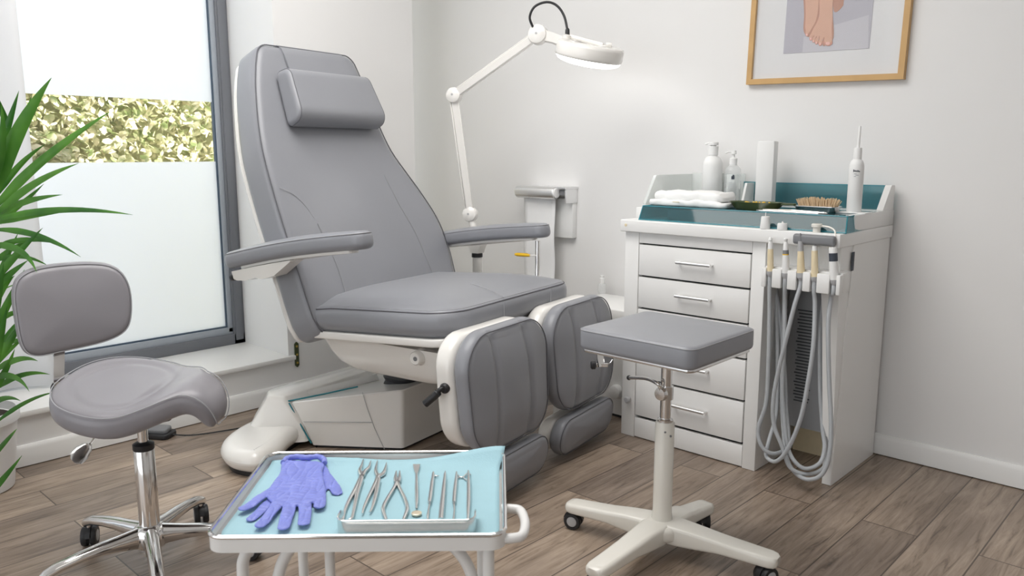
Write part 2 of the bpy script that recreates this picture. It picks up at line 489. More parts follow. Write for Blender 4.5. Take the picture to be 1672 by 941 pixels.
# ------------------------------------------------------------------ outside the window
struct(G().box(-9.5, -3.81, -4, 7, -.2, -.12).part('ground_outside', 'lawn', ang=0))
def hedge():
    g = G(); X0, X1 = -6.3, -5.6
    for i in range(15000):
        y = rnd.uniform(.6, 4.6); z = rnd.uniform(.55, 1.95)
        x = X1 - rnd.random() ** 1.6 * .42
        L = rnd.uniform(.020, .046); w = L * rnd.uniform(.4, .65)
        e = Euler((rnd.uniform(-1.2, 1.2), rnd.uniform(-1.2, 1.2), rnd.uniform(0, 6.3))).to_matrix()
        c = Vector((x, y, z))
        pts = [(-L, 0, 0), (-L * .3, -w, .006), (L * .5, -w * .8, .006), (L, 0, 0), (L * .5, w * .8, -.004), (-L * .3, w, -.004)]
        g.f([g.v(c + e @ Vector(p)) for p in pts])
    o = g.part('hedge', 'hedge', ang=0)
    h = G()
    for k in range(9): h.ball((-6.15, .5 + k * .5, .85), .40, .42, 1.05, 12, 8)
    for k in range(12): h.tube([(-6.0, .5 + k * .36, -.12), (-6.02, .55 + k * .36, .6)], .025, 6)
    h.part('branches', 'hedgein', o, ang=60)
    tag(o, 'sunlit leafy hedge outside behind the clear strip of the window', 'hedge')
hedge()

# small dark plate on the window wall
pq = W(484, 579, x=XL)
w, h = .011, .062; g = G()
g.frm((XL, pq.y, pq.z), (1, 0, 0), (0, 1, 0)).prism(rpoly([(-w, -h + .01), (0, -h), (w, -h + .01), (w, h - .01), (0, h), (-w, h - .01)], .002, 3), .0, .006, .0015)
o = g.part('wall_plate', 'plaque')
tag(o, 'narrow dark green plate screwed to the wall right of the window niche', 'wall plate')
g = G()
for k in (-1, 0, 1):
    g = G(); g.frm((XL + .006, pq.y, pq.z + k * .04), (1, 0, 0)).lathe([(.0055, 0), (.0055, .001), (.002, .0025)], 12); g.part('screw', 'brass', o)

# black foot switch on the floor
fp = W(258, 713, z=0)
t = thing('foot_switch', 'small black foot switch on the floor by the skirting, behind the saddle stool', 'foot switch', loc=(fp.x, fp.y, 0), rz=35)
G().prism(rrect(.13, .085, .02, 5), 0, .022, .006).part('base', 'black', t)
G().at((0, .005, .02), (8, 0, 0)).prism(rrect(.10, .055, .015, 5), 0, .02, .006).part('pedal', 'greyp', t)
pts = cat([(.06, 0, .012), (.14, .02, .006), (.26, .10, .006), (.40, .22, .006), (.5, .35, .006)], 8)
G().tube(pts, .003, 6).part('cord', 'black', t)

# ------------------------------------------------------------------ framed picture
pa, pb = W(1224, 139, y=YB), W(1477, 130, y=YB)
fw, fh = 0.606, .80
tilt = math.degrees(math.atan2(pb.z - pa.z, pb.x - pa.x))
t = thing('framed_picture', 'oak framed photograph of bare feet hanging on the wall above the drawer cabinet', 'picture', loc=((pa.x + pb.x) / 2, YB, (pa.z + pb.z) / 2))
t.rotation_euler = (0, R_(-tilt), 0)
PF = t.rotation_euler.to_matrix().to_4x4(); PF.translation = t.location; PI = PF.inverted()
def onp(px, py, yy):
    p = PI @ W(px, py, y=YB + yy); return (p.x, p.z)
fb, fd = .021, .026
for nm, q in (('frame_rail', [(-fw / 2, 0), (fw / 2, 0), (fw / 2 - fb, fb), (-fw / 2 + fb, fb)]),
              ('frame_rail', [(-fw / 2, fh), (-fw / 2 + fb, fh - fb), (fw / 2 - fb, fh - fb), (fw / 2, fh)]),
              ('frame_rail', [(-fw / 2, 0), (-fw / 2 + fb, fb), (-fw / 2 + fb, fh - fb), (-fw / 2, fh)]),
              ('frame_rail', [(fw / 2, 0), (fw / 2, fh), (fw / 2 - fb, fh - fb), (fw / 2 - fb, fb)])):
    g = G(); g.rings([[(x, y, z) for x, z in q] for y in (-.0005, -fd)]); g.part(nm, 'oak', t, ang=20)
G().box(-fw / 2 + .012, fw / 2 - .012, -.012, -.002, .012, fh - .012).part('mount_board', 'mat', t, ang=0)
p0, p1 = onp(1279, 87, -.013), onp(1419, 80, -.013)
pz = (p0[1] + p1[1]) / 2
pr_ = G().box(p0[0], p1[0], -.0135, -.011, pz, fh - .16).part('print', 'print', t, ang=0)
def pic(name, m, pts, y0, smooth=0):
    q = [onp(1180 + .2033 * a, .2033 * b, -.0136) for a, b in pts]
    if smooth: q = [(p.x, p.y) for p in cat([(a, b, 0) for a, b in q], smooth, True)]
    g = G(); g.rings([[(x, y, z) for x, z in q] for y in (y0, y0 - .0004)]); return g.part(name, m, pr_, ang=0)
def ell(cx, cy, rx, ry, a=0, n=18):
    a = R_(a)
    return [(cx + rx * math.cos(2 * math.pi * i / n) * math.cos(a) - ry * math.sin(2 * math.pi * i / n) * math.sin(a),
             cy + rx * math.cos(2 * math.pi * i / n) * math.sin(a) + ry * math.sin(2 * math.pi * i / n) * math.cos(a)) for i in range(n)]
pic('printed_floor', 'print2', [(650, 300), (640, 424), (1168, 388), (1176, 120), (900, 200)], -.0134)
pic('printed_foot', 'skin2', [(882, -160), (975, -160), (972, 20), (962, 52), (935, 82), (905, 98), (888, 60)], -.0138, 5)
pic('printed_foot', 'skin2', [(655, -160), (780, -160), (781, 60), (762, 180), (735, 235), (702, 292), (676, 290), (650, 240), (655, 110)], -.0142, 5)
pic('printed_foot', 'skin', [(668, -160), (768, -160), (768, 60), (748, 170), (716, 228), (690, 268), (664, 225), (668, 110)], -.0146, 5)
pic('printed_foot', 'skin', [(783, -160), (884, -160), (884, 90), (893, 240), (890, 300), (868, 322), (800, 318), (712, 296), (722, 246), (765, 165), (780, 80)], -.0150, 5)
for pts in (((802, 330), (812, 300), (820, 300), (822, 372), (806, 368)), ((768, 340), (776, 290), (782, 292), (774, 362)), ((742, 335), (752, 290), (758, 292), (748, 352)), ((718, 318), (732, 285), (738, 287), (724, 340)), ((692, 290), (712, 240), (720, 240), (704, 300)), ((884, 120), (893, 240), (891, 300), (880, 330), (876, 240))):
    pic('printed_shade', 'skin2', pts, -.0152)
for cx, cy, rx, ry, a in ((848, 340, 36, 30, 0), (787, 346, 17, 24, 14), (757, 337, 14, 22, 16), (734, 325, 13, 19, 18), (711, 305, 13, 22, 12), (680, 272, 15, 22, 0)):
    pic('printed_toe', 'skin3', ell(cx, cy, rx, ry, a), -.0154)
    pic('printed_toe', 'skin', ell(cx, cy - ry * .55, rx * .85, ry * .9, a), -.0158)
    pic('printed_nail', 'nail', ell(cx - 2, cy + ry * .32, rx * .5, ry * .42, a), -.0162)
G().box(-fw / 2 + .016, fw / 2 - .016, -.0215, -.0205, .016, fh - .016).part('glass', 'glass', t, ang=0)

# ------------------------------------------------------------------ paper roll dispenser on the wall
dl = W(846, 312, y=YB - .10); dr = W(908, 316, y=YB - .10)
zc = (dl.z + dr.z) / 2
t = thing('paper_roll_dispenser', 'silver wall dispenser with a white paper sheet, right of the magnifier lamp pole', 'paper dispenser', loc=((dl.x + dr.x) / 2, YB, zc))
hw = (dr.x - dl.x) / 2
def xcyl(g, x0, x1, y, z, r, seg=28): return g.frm((x0, y, z), (1, 0, 0)).lathe([(r * .93, 0), (r, (x1 - x0) * .02), (r, (x1 - x0) * .98), (r * .93, x1 - x0)], seg)
xcyl(G(), -hw, hw, -.10, 0, .031).part('roll_cover', 'alu', t)
g = G(); g.at().box(-hw + .01, hw + .06, -.10, .0, .018, .030, .003); g.part('top_plate', 'alu', t)
xcyl(G(), hw - .002, hw + .006, -.10, 0, .023).part('roll_end', 'paper', t)
g = G(); g.box(hw + .045, hw + .056, -.09, .0, -.05, .02, .003); g.part('bracket', 'alu', t)
g = G(); g.box(hw + .008, hw + .044, -.085, -.01, -.012, .016, .003); g.part('bearing_block', 'greyp', t)
G().box(hw - .10, hw + .052, -.034, .0, -.225, -.03, .004).part('back_box', 'whitem', t)
rows = [[(x, -.085 + .03 * (1 - math.cos(min(1, k / 5) * math.pi)) * .5 * 0 + .004 * math.sin(k * .7 + x * 9), -.026 - k * .034) for x in [-hw + .03 + (2 * hw - .05) * i / 8 for i in range(9)]] for k in range(16)]
o = G().strip(rows).part('paper_sheet', 'paper', t); sm = o.modifiers.new('t', 'SOLIDIFY'); sm.thickness = .0008
# ================================================================== treatment chair
CH = Frame(-2.29, 2.07, 10)
chair = thing('treatment_chair', 'large grey leather treatment chair with split leg rests on a white base', 'treatment chair', CH)

def interp(tab, z):
    for (a, b), (c, d) in zip(tab, tab[1:]):
        if a <= z <= c: return b + (d - b) * (z - a) / (c - a)
    return tab[0][1] if z < tab[0][0] else tab[-1][1]

# ---- seat
def seat_map(p):
    u, v, z = p
    t = (u + .36) / .70
    zz = .497 + .047 * t + z
    # the rear edge of the top sinks into the crease under the backrest
    if z > .05: zz -= .012 * max(0, (-.2 - u) / .15)
    return Vector((u, v * (1 - .015 * t), zz))
sp = resample(rpoly([(-.398, -.435), (.35, -.435), (.345, .435), (-.398, .435)], [.055, .13, .13, .055], 9), .025)
g = G(); g.cushion(sp, .100, .040, .054, seat_map, 14, 6, 2.6); seat = g.part('seat', 'leather', chair, 60)
g = G()
ring = [seat_map(Vector((q.x, q.y, .0885))) for q in inset(sp, .0115)]
g.tube(ring, .0026, 6, closed=True)
g.part('piping', 'seamd', seat)
g = G()
g.tube([seat_map(Vector((q.x, q.y, .0955))) for q in inset(sp, .021)], .0011, 5, closed=True)
for vv in (-.13, .20): g.tube([seat_map(Vector((.352, vv, zz))) for zz in (.012, .03, .05, .07, .088)], .0012, 5)
for uu in (.16,):
    g.tube([seat_map(Vector((.34 - .2 * k / 12, -.10 + .03 * k / 12, .098 + .046 * (1 - max(abs((.34 - .2 * k / 12) / .33), .3) ** 3) + .0008))) for k in range(13)], .0012, 5)
g.part('stitching', 'seam', seat)

# white rim under the seat, then the hull-shaped housing
g = G()
rim = resample(rpoly([(-.335, -.425), (.325, -.425), (.325, .425), (-.335, .425)], [.05, .08, .08, .05], 6), .05)
g.prism(rim, -.024, .004, .006, 3, lambda p: Vector((p.x, p.y, .494 + .047 * (p.x + .36) / .70 + p.z)))
rimo = g.part('seat_pan', 'shell', chair)
g = G()
rs = []
for z, u0, u1, hv, r in ((.482, -.335, .30, .375, .05), (.462, -.330, .295, .372, .06), (.42, -.315, .288, .366, .08), (.385, -.290, .282, .356, .09), (.360, -.255, .272, .340, .10), (.346, -.205, .25, .31, .11), (.340, -.12, .20, .25, .11)):
    rs.append([(q.x, q.y, z - .004 * (.2 - q.x)) for q in rpoly([(u0, -hv), (u1, -hv), (u1, hv), (u0, hv)], r, 6)])
g.rings(rs); hull = g.part('under_seat_housing', 'shell', chair, 50)
k = CH.at(680, 585, v=-.385)
g = G(); g.frm((k.x, -.352, k.z), (0, -1, 0)).lathe([(.030, 0), (.030, .014), (.026, .020), (.024, .040), (.020, .044), (0.001, .044)], 28)
kn = g.part('side_knob', 'shell', hull)
g = G(); g.frm((k.x + .004, -.396, k.z), (0, -1, 0)).lathe([(.008, 0), (.008, .002), (.004, .003), (.001, .001)], 16); g.part('screw', 'greyp', kn)

# ---- backrest: leaned back, broad at the waist, narrow at the head
TILT = .42; LN = math.sqrt(1 + TILT * TILT)
DZ, DU = 1 / LN, TILT / LN
def back_map(p):
    """x across the chair, y height on the front plane, z out of the plane"""
    s = (p.y - .61) / DZ
    zz = .61 + s * DZ; uu = -.285 - s * DU
    return Vector((uu + p.z * DZ, p.x, zz + p.z * DU))
HL = [(.49, .43), (.54, .448), (.62, .452), (.70, .450), (.85, .448), (.98, .444), (1.10, .436), (1.18, .426), (1.26, .408), (1.34, .384), (1.42, .356), (1.51, .316), (1.575, .280)]
HR = [(.49, .405), (.52, .425), (.60, .44), (.70, .457), (.79, .459), (.88, .440), (.98, .392), (1.06, .345), (1.16, .290), (1.27, .266), (1.40, .258), (1.50, .248), (1.575, .235)]
def smooth_tab(tab):
    return [(p.x, p.y) for p in cat([(a, b, 0) for a, b in tab], 4)]
bp = [Vector((-w, z)) for z, w in reversed(smooth_tab(HL))] + [Vector((w, z)) for z, w in smooth_tab(HR)]
# round the two upper corners and the two lower ones, then space evenly
def round_ends(poly, rtop, rbot):
    n = len(poly); r = [0] * n
    half = len(smooth_tab(HL))
    r[0] = rtop; r[half - 1] = rbot; r[half] = rbot; r[n - 1] = rtop
    keep = [q for q in poly]
    def far(i, rad):
        c = poly[i]; return [q for q in keep if (q - c).length > rad * 1.05 or q is c]
    for i, rad in ((0, rtop), (half - 1, rbot), (half, rbot), (n - 1, rtop)): keep = far(i, rad)
    rr = [rtop if (q is poly[0] or q is poly[n - 1]) else (rbot if (q is poly[half - 1] or q is poly[half]) else 0) for q in keep]
    return resample(rpoly(keep, rr, 7), .03)
bo = round_ends(bp, .075, .06)
TB = .145
g = G()
g.cushion(bo, TB, .034, .008, lambda p: back_map(Vector((p.x, p.y, p.z - TB))), 14, 5, 2.5)
back = g.part('backrest', 'leather', chair, 60)
g = G(); g.tube([back_map(Vector((q.x, q.y, -.008))) for q in inset(bo, .006)], .0026, 6, closed=True); g.part('piping', 'seamd', back)
for sg, tab in ((-1, [(-.27, .56), (-.262, .68), (-.27, .78), (-.29, .88)]), (1, [(.275, .58), (.262, .68), (.245, .80), (.20, .93), (.17, 1.05)])):
    g = G(); g.tube([back_map(Vector((q.x, q.y, .0078))) for q in cat([(a, b, 0) for a, b in tab], 6)], .0010, 5); g.part('stitching', 'seam', back)
g = G(); g.tube([back_map(Vector((q.x, q.y, .005))) for q in cat([(-.415, 1.02, 0), (-.36, .995, 0), (-.32, .95, 0), (-.295, .90, 0)], 6)], .0010, 5)
g.part('stitching', 'seam', back)
g = G()
g.prism(inset(bo, .012), -.168, -.140, .012, 4, back_map); g.part('back_shell', 'shell', chair, 50)
# hinge block between back shell and housing
g = G(); g.box(-.42, -.27, -.16, .16, .38, .50, .02); g.part('hinge_block', 'greyp', chair)

# ---- head pillow on its strap
hz, hh, hv = 1.345, .215, -.038
pp = resample(rpoly([(-.110, 0), (.108, 0), (.094, .086), (-.102, .094)], [.026, .026, .040, .046], 9), .012)
def pil_map(p): return back_map(Vector((hv + (p.z - .235) * (1 + .05 * (-p.x / .1)), hz + p.x, p.y + .006)))
g = G(); g.cushion(pp, .47, .020, .010, pil_map, 8, 5, 2.5); pil = g.part('head_pillow', 'leather', chair, 60)
for zz in (.012, .458):
    g = G(); g.tube([pil_map(Vector((q.x, q.y, zz))) for q in inset(pp, .002)], .0018, 6, closed=True); g.part('piping', 'seamd', pil)
g = G(); rs = []
for y, z in ((1.36, .0145), (1.42, .0135), (1.48, .0120), (1.53, .0085), (1.558, .003), (1.578, -.016), (1.586, -.06), (1.586, -.15), (1.574, -.19), (1.50, -.192), (1.42, -.192)):
    a = back_map(Vector((-.175, y, z))); b = back_map(Vector((.170, y, z)))
    n_ = back_map(Vector((0, y, z + .006))) - back_map(Vector((0, y, z)))
    if z < -.01 and y > 1.575: n_ = back_map(Vector((0, y + .006, z))) - back_map(Vector((0, y, z)))
    if z < -.18: n_ = -n_
    rs.append([a, b, b - n_, a - n_])
g.rings(rs); g.part('strap', 'leather', pil, 50)

# ---- armrests
def armrest(sg):
    v0 = .50 * sg
    u0, z0, u1, z1 = (-.635, .716, .075, .838)
    if sg > 0: u0, z0, u1, z1 = (-.52, .700, .165, .793)
    dv = Vector((u1 - u0, 0, z1 - z0)); L = dv.length; dx = dv / L; dn = Vector((-dx.z, 0, dx.x))
    mp = lambda p: Vector((u0, v0, z0)) + dx * p.x + Vector((0, p.y, 0)) + dn * (p.z + .012 * math.sin(math.pi * min(1, max(0, p.x / L))))
    po = resample(rpoly([(0, -.048), (L, -.045), (L, .045), (0, .048)], .043, 7), .03)
    g = G(); g.cushion(po, .062, .022, .006, mp, 6, 4); pad = g.part('armrest', 'leather', chair, 60)
    g = G(); g.tube([mp(Vector((q.x, q.y, .054))) for q in inset(po, .003)], .0014, 6, closed=True); g.part('piping', 'seam', pad)
    g = G(); g.prism(resample(rrect(L * .8, .05, .015, 4, cx=L * .5), .05), -.010, .002, .003, 2, mp); g.part('mounting_plate', 'shell', pad)
    if sg > 0: return mp, L
    # bracket: rounded arm block with a triangular cheek
    b0 = mp(Vector((.06, 0, -.04)))
    g = G()
    g.rings([[mp(Vector((x, yy, zz))) for yy, zz in ((-.03, -.012 - d), (.03, -.012 - d), (.034, -.012), (-.034, -.012))] for x, d in ((.035, .022), (.05, .036), (.10, .044), (.16, .040), (.19, .050), (.26, .046), (.36, .004))])
    bk = g.part('armrest_bracket', 'shell', pad, 40)
    g = G(); q = mp(Vector((.026, 0, -.034)))
    g.frm(q, -dx).lathe([(.016, -.02), (.016, .0), (.012, .004), (.012, .016)], 20); g.part('collar', 'cream', bk)
    g = G(); g.frm(q - dx * .016, -dx).lathe([(.007, 0), (.014, .004), (.015, .018), (.011, .024), (.001, .025)], 20); g.part('knob', 'black', bk)
    c = mp(Vector((.24, 0, -.05))); inner = .44 * sg
    g = G(); g.tube([(c.x, v0, c.z + .02), (c.x, inner, c.z + .005)], .016, 12); g.part('pivot', 'chrome', bk)
    return mp, L
armrest(-1)
mp, L = armrest(1)
a = CH.at(878, 388, v=.5); b = CH.at(878, 445, v=.5)
g = G(); g.tube([(a.x, .5, .775), (a.x, .5, .56), (a.x - .03, .46, .53), (a.x - .05, .40, .52)], .011, 16); post = g.part('armrest_post', 'chrome', chair)
c = CH.at(878, 417, v=.5); d = CH.at(866, 417, v=.5); e = CH.at(843, 415, v=.5)
g = G(); g.tube([(c.x, .49, c.z), (d.x, .49, d.z)], .003, 8); g.part('rod', 'shell', post)
g = G(); g.tube([(d.x + .004, .49, d.z), (d.x - .012, .49, d.z + .001), (e.x + .012, .49, e.z), (e.x, .49, e.z)], [.005, .008, .008, .005], 10); g.part('grip', 'yellow', post)

# ---- leg rests: white shell, channelled pad, foot pad below
def legrest(vc):
    w, z0, z1 = .50, .185, .590
    t = .09  # lean: the foot end swings forward
    zc = (z0 + z1) / 2; h = z1 - z0
    mp0 = lambda p: Vector((.405 + p.z - .03 * (p.y / h), vc + p.x, zc + p.y))
    root = G()
    po = resample(rpoly([(-w / 2 + .01, -h / 2 + .015), (w / 2 - .01, -h / 2 + .015), (w / 2 - .005, h / 2 - .01), (-w / 2 + .005, h / 2 - .01)], .11, 9), .02)
    g = G(); g.prism(po, -.058, .012, .022, 4, mp0); sh = g.part('leg_rest_shell', 'shell', chair, 50)
    def pad_map(p):
        x, y, z = p
        if z > .045:
            gro = sum(math.exp(-((x - q) / .011) ** 2) for q in (-.105, .085))
            z -= .010 * gro * min(1, (z - .045) / .02)
        return mp0(Vector((x, y, z + .010)))
    pq_ = resample(rpoly([(-w / 2 + .022, -h / 2), (w / 2 - .022, -h / 2), (w / 2, h / 2), (-w / 2, h / 2)], .125, 12), .012)
    g = G(); g.cushion(pq_, .070, .032, .023, pad_map, 26, 5, 2.6); pad = g.part('leg_pad', 'leather', sh, 70)
    g = G(); g.tube([mp0(Vector((q.x, q.y, .074))) for q in inset(pq_, .007)], .0022, 6, closed=True); g.part('piping', 'seamd', pad)
    g = G()
    for q in (-.105, .085):
        pts = []
        for i in range(24):
            y = -h / 2 + .02 + (h - .04) * i / 23
            e = min(1, (1 - abs(y) / (h / 2)) * 6)
            dm = .023 * (1 - (abs(y) / (h / 2 - .028)) ** 2.6) if abs(y) < h / 2 - .028 else 0
            pts.append(mp0(Vector((q + .004, y, (.0745 + dm - .0085) - .006 * (1 - e)))))
        g.tube(pts, .0012, 5)
    g.part('stitching', 'seam', pad)
    # foot pad
    fw_, fh_ = .435, .148
    fz = .100
    fm = lambda p: Vector((.448 + p.z + .12 * p.y, vc + p.x - .018, fz + p.y))
    fo = resample(rpoly([(-fw_ / 2, -fh_ / 2), (fw_ / 2, -fh_ / 2), (fw_ / 2, fh_ / 2), (-fw_ / 2, fh_ / 2)], .071, 8), .02)
    g = G(); g.cushion(fo, .066, .028, .010, fm, 10, 5); fpad = g.part('foot_pad', 'leather', sh, 60)
    g = G(); g.tube([fm(Vector((q.x, q.y, .056))) for q in inset(fo, .004)], .0016, 6, closed=True); g.part('piping', 'seamd', fpad)
    g = G(); g.prism(inset(fo, .012), -.055, .004, .015, 3, fm)
    g.box(.36, .44, vc - .05, vc + .05, .11, .24, .01); g.part('foot_pad_shell', 'shell', sh, 50)
    g = G(); g.box(.29, .36, vc - .10, vc + .10, .47, .53, .012); g.part('leg_rest_hinge', 'greyp', sh)
    return sh
lg = legrest(-.272); legrest(.250)
k0 = CH.at(727, 634, v=-.515); k1 = CH.at(699, 658, v=-.54)
g = G(); g.frm((k0.x, -.517, k0.z), (0, -1, 0)).lathe([(.016, -.01), (.017, .004), (.012, .010)], 18)
lv = g.part('lever_pivot', 'black', lg)
dv = Vector((k1.x - k0.x, -.025, k1.z - k0.z))
p0_ = Vector((k0.x, -.520, k0.z))
g = G(); g.tube(cat([p0_, p0_ + Vector((-.006, -.014, -.002)), p0_ + dv * .35 + Vector((0, -.01, 0)), p0_ + dv + Vector((0, -.01, 0))], 6), [.008] * 10 + [.0125] * 9, 14)
g.part('lever', 'black', lv)

# ---- base
g = G()
# broad rear foot, rounded, running into a raised rear block
f0 = [CH.loc(p) for p in ((-2.79, 1.37, 0), (-2.64, 1.300, 0), (-2.52, 1.345, 0), (-2.545, 1.45, 0), (-2.67, 1.62, 0), (-2.76, 1.88, 0), (-2.88, 1.86, 0), (-2.90, 1.58, 0))]
po = [Vector((p.x, p.y)) for p in cat(f0, 7, True)]
g.prism(resample(po, .03), .012, .095, .045, 5)
foot = g.part('rear_foot', 'shell', chair, 60)
g = G(); g.prism(inset(po, .025), 0, .02); g.part('floor_ring', 'black', foot)
def sec(u, v0, v1, z, n=0): return [(u, v0, z), (u, v1, z)]
g = G()
# rear block loft: floor outline -> top outline
lo = rpoly([(-.60, -.56), (-.425, -.365), (-.43, .36), (-.66, .40), (-.70, -.42)], [.06, .02, .03, .06, .10], 6)
mi = rpoly([(-.59, -.475), (-.455, -.375), (-.45, .33), (-.64, .36), (-.675, -.40)], [.05, .02, .03, .05, .08], 6)
hi = rpoly([(-.575, -.425), (-.505, -.392), (-.49, .26), (-.615, .28), (-.64, -.37)], [.03, .02, .03, .04, .05], 6)
hi2 = inset(hi, .010)
g.rings([[(q.x, q.y, z) for q in r] for r, z in ((lo, .03), (inset(lo, .02), .075), (mi, .115), (hi, .19), (inset(hi, .004), .202), (hi2, .207))])
blk = g.part('rear_block', 'shell', chair, 50)
# main box, wedge in plan, top rising to the front
fb_ = [(-.415, -.345), (-.091, -.176), (-.091, .26), (-.45, .30)]
def topz(u): return .182 + .064 * min(1, max(0, (u + .49) / .35))
g = G()
lo = rpoly(fb_, [.006, .022, .022, .01], 5)
hi = rpoly([(-.490, -.377), (-.088, -.173), (-.088, .26), (-.50, .24)], [.006, .022, .022, .01], 5)
mid = [a + (b - a) * .5 for a, b in zip(lo, hi)]
g.rings([[(q.x, q.y, .012) for q in lo], [(q.x, q.y, .012 + (topz(q.x) - .012) * .5) for q in mid], [(q.x, q.y, topz(q.x) - .004) for q in hi], [(q.x, q.y, topz(q.x)) for q in inset(hi, .005)]])
box = g.part('base_housing', 'shell', chair, 35)
g = G(); g.prism(inset(lo, .012), 0, .014); g.part('floor_plate', 'black', box)
def sidept(px, py, off=.0016):
    A = Vector((-.415, -.345, 0)); d = Vector((.324, .169, 0)).normalized(); n = Vector((d.y, -d.x, 0))
    cc = CH.I @ C0; r = CH.I.to_3x3() @ ray(px, py); t = (A - cc).dot(n) / r.dot(n)
    return cc + r * t + n * off
g = G()
g.tube([sidept(496, 689), sidept(560, 689.5), sidept(608, 690)], .0014, 6)
g.tube([sidept(592, 641), sidept(600, 668), sidept(612, 700), sidept(628, 734)], .0011, 6)
g.part('panel_joint', 'hubg', box)
g = G(); g.tube([(-.4955, -.3805, .180), (-.455, -.366, .100), (-.4155, -.3475, .02)], .003, 8); g.part('rubber_joint', 'tealedge', box)
# recessed top with a raised far rail and a dark teal slot
# raised far rail along the recess, then the dark slot beside it
r0, r1 = CH.at(462, 648, z=.196), CH.at(586, 617, z=.232)
g = G()
g.rings([[(p.x - .01, p.y + .014, topz(p.x) - .004), (p.x + .02, p.y + .10, topz(p.x) - .004), (p.x + .018, p.y + .09, topz(p.x) + h), (p.x - .008, p.y + .020, topz(p.x) + h)] for p, h in ((r0, .010), (r0 + (r1 - r0) * .3, .020), (r1, .026))])
g.part('top_rail', 'shell', box, 40)
s0, s1 = CH.at(470, 651, z=.196), CH.at(584, 623, z=.232)
g = G(); g.tube([(s0.x, s0.y, topz(s0.x) + .003), ((s0.x + s1.x) / 2, (s0.y + s1.y) / 2, topz((s0.x + s1.x) / 2) + .003), (s1.x, s1.y, topz(s1.x) + .003)], .0032, 6); g.part('cover_slot', 'tealedge', box)
# lifting bellows
g = G()
rs = []
for k in range(9):
    z = .215 + k * .017; q = .0 if k % 2 else .012
    rs.append([(p.x, p.y, z) for p in rrect(.15 + q, .22 + q, .05, 5, cx=-.215, cy=.03)])
g.rings(rs); g.part('lifting_bellows', 'black', chair, 25)

# ================================================================== saddle stool
SS = Frame(-2.175, .838, 0)
stool = thing('saddle_stool', 'grey leather saddle stool with a backrest and chrome five-arm castor base', 'stool', SS)
AD = R_(36)      # direction in which the seat front curls down
ax = Vector((math.cos(AD), math.sin(AD))); ay = Vector((-math.sin(AD), math.cos(AD)))
def saddle_map(p):
    """p.x along the nose direction, p.y across; the nose rises and then curls down"""
    x, y, z = p
    def sm(t): t = max(0, min(1, t)); return t * t * (3 - 2 * t)
    lift = .024 * sm((x - .02) / .15) + .125 * y + .040 * (max(0, -x + .02) / .26) ** 1.3
    bowl = 0
    if z > .03:
        r2 = ((x + .060) / .135) ** 2 + (y / .150) ** 2
        rr = math.sqrt(r2)
        bowl = -.012 * math.exp(-r2 ** 2) - .0035 * math.exp(-((rr - 1.0) / .08) ** 2)
    x0, r0 = .165, .024
    zb = .450 + lift
    if x > x0:
        t = (x - x0) / r0
        X = x0 + (r0 + z) * math.sin(t); Z = zb - r0 + (r0 + z) * math.cos(t)
    else:
        X = x; Z = zb + z + bowl
    a = ax * X * .89 + ay * y * .92
    return Vector((a.x - .002, a.y + .012, Z))
so = [Vector((p.x, p.y)) for p in cat([(.208, -.040, 0), (.212, 0, 0), (.208, .040, 0), (.175, .082, 0), (.10, .150, 0), (-.02, .203, 0), (-.15, .185, 0), (-.225, .11, 0), (-.245, 0, 0), (-.225, -.11, 0), (-.15, -.185, 0), (-.02, -.203, 0), (.10, -.150, 0), (.175, -.082, 0)], 8, True)]
so = resample(so, .012)
g = G(); g.cushion(so, .068, .028, .010, saddle_map, 26, 5, 2.2); se = g.part('seat', 'leather2', stool, 70)
g = G(); g.tube([saddle_map(Vector((q.x, q.y, .0625))) for q in inset(so, .005)], .0016, 6, closed=True)
g.part('stitching', 'seam', se)
g = G(); g.box(-.07, .06, -.06, .06, .425, .445, .008); mech = g.part('mechanism', 'black', stool)
# gas lift
g = G(); g.lathe([(.0135, .30), (.0135, .44)], 24); g.part('piston', 'chrome', stool)
g = G(); g.lathe([(.026, .10), (.027, .11), (.027, .345), (.025, .349)], 32); g.part('column', 'chrome', stool)
g = G(); g.lathe([(.0265, .345), (.028, .348), (.028, .362), (.018, .368)], 32); g.part('column_collar', 'black', stool)
g = G(); g.lathe([(.030, .060), (.042, .068), (.047, .09), (.042, .118), (.030, .128)], 32); g.part('hub', 'chrome', stool)

def caster(parent, m, loc, ang, r=.029, w=.020, hubm='hubg', top=.085):
    """twin-wheel castor standing on the floor at loc"""
    x, y = loc
    g = G()
    T = Matrix.Translation((x, y, 0)) @ Matrix.Rotation(R_(ang), 4, 'Z')
    # hood / fork
    rs = []
    for k in range(9):
        a = math.pi * k / 8 - .15
        rs.append([T @ Vector((math.cos(a) * (r + .004) + .006, yy, r + math.sin(a) * (r + .004))) for yy in (-w * .35, w * .35)] + [T @ Vector((math.cos(a) * (r - .010) + .006, yy, r + math.sin(a) * (r - .010))) for yy in (w * .35, -w * .35)])
    g.T = Matrix(); g.rings(rs)
    fk = g.part('caster', 'black', parent, 40)
    g = G(); g.T = T; g.lathe([(.006, r * 1.6), (.006, top)], 12); g.part('caster_stem', 'chrome', fk)
    for sgn in (-1, 1):
        g = G(); yv = (w * .62) * sgn
        g.frm(T @ Vector((.006, yv, r)), T.to_3x3() @ Vector((0, sgn, 0))).lathe([(r * .75, -w * .42), (r * .96, -w * .38), (r, -w * .15), (r, w * .2), (r * .92, w * .4), (r * .62, w * .44), (r * .60, w * .36)], 24)
        wl = g.part('wheel', m, fk)
        g = G(); g.frm(T @ Vector((.006, yv + sgn * w * .36, r)), T.to_3x3() @ Vector((0, sgn, 0))).lathe([(r * .60, 0), (r * .56, w * .10), (r * .2, w * .16), (.001, w * .16)], 20); g.part('wheel_hub', hubm, wl)
    return fk

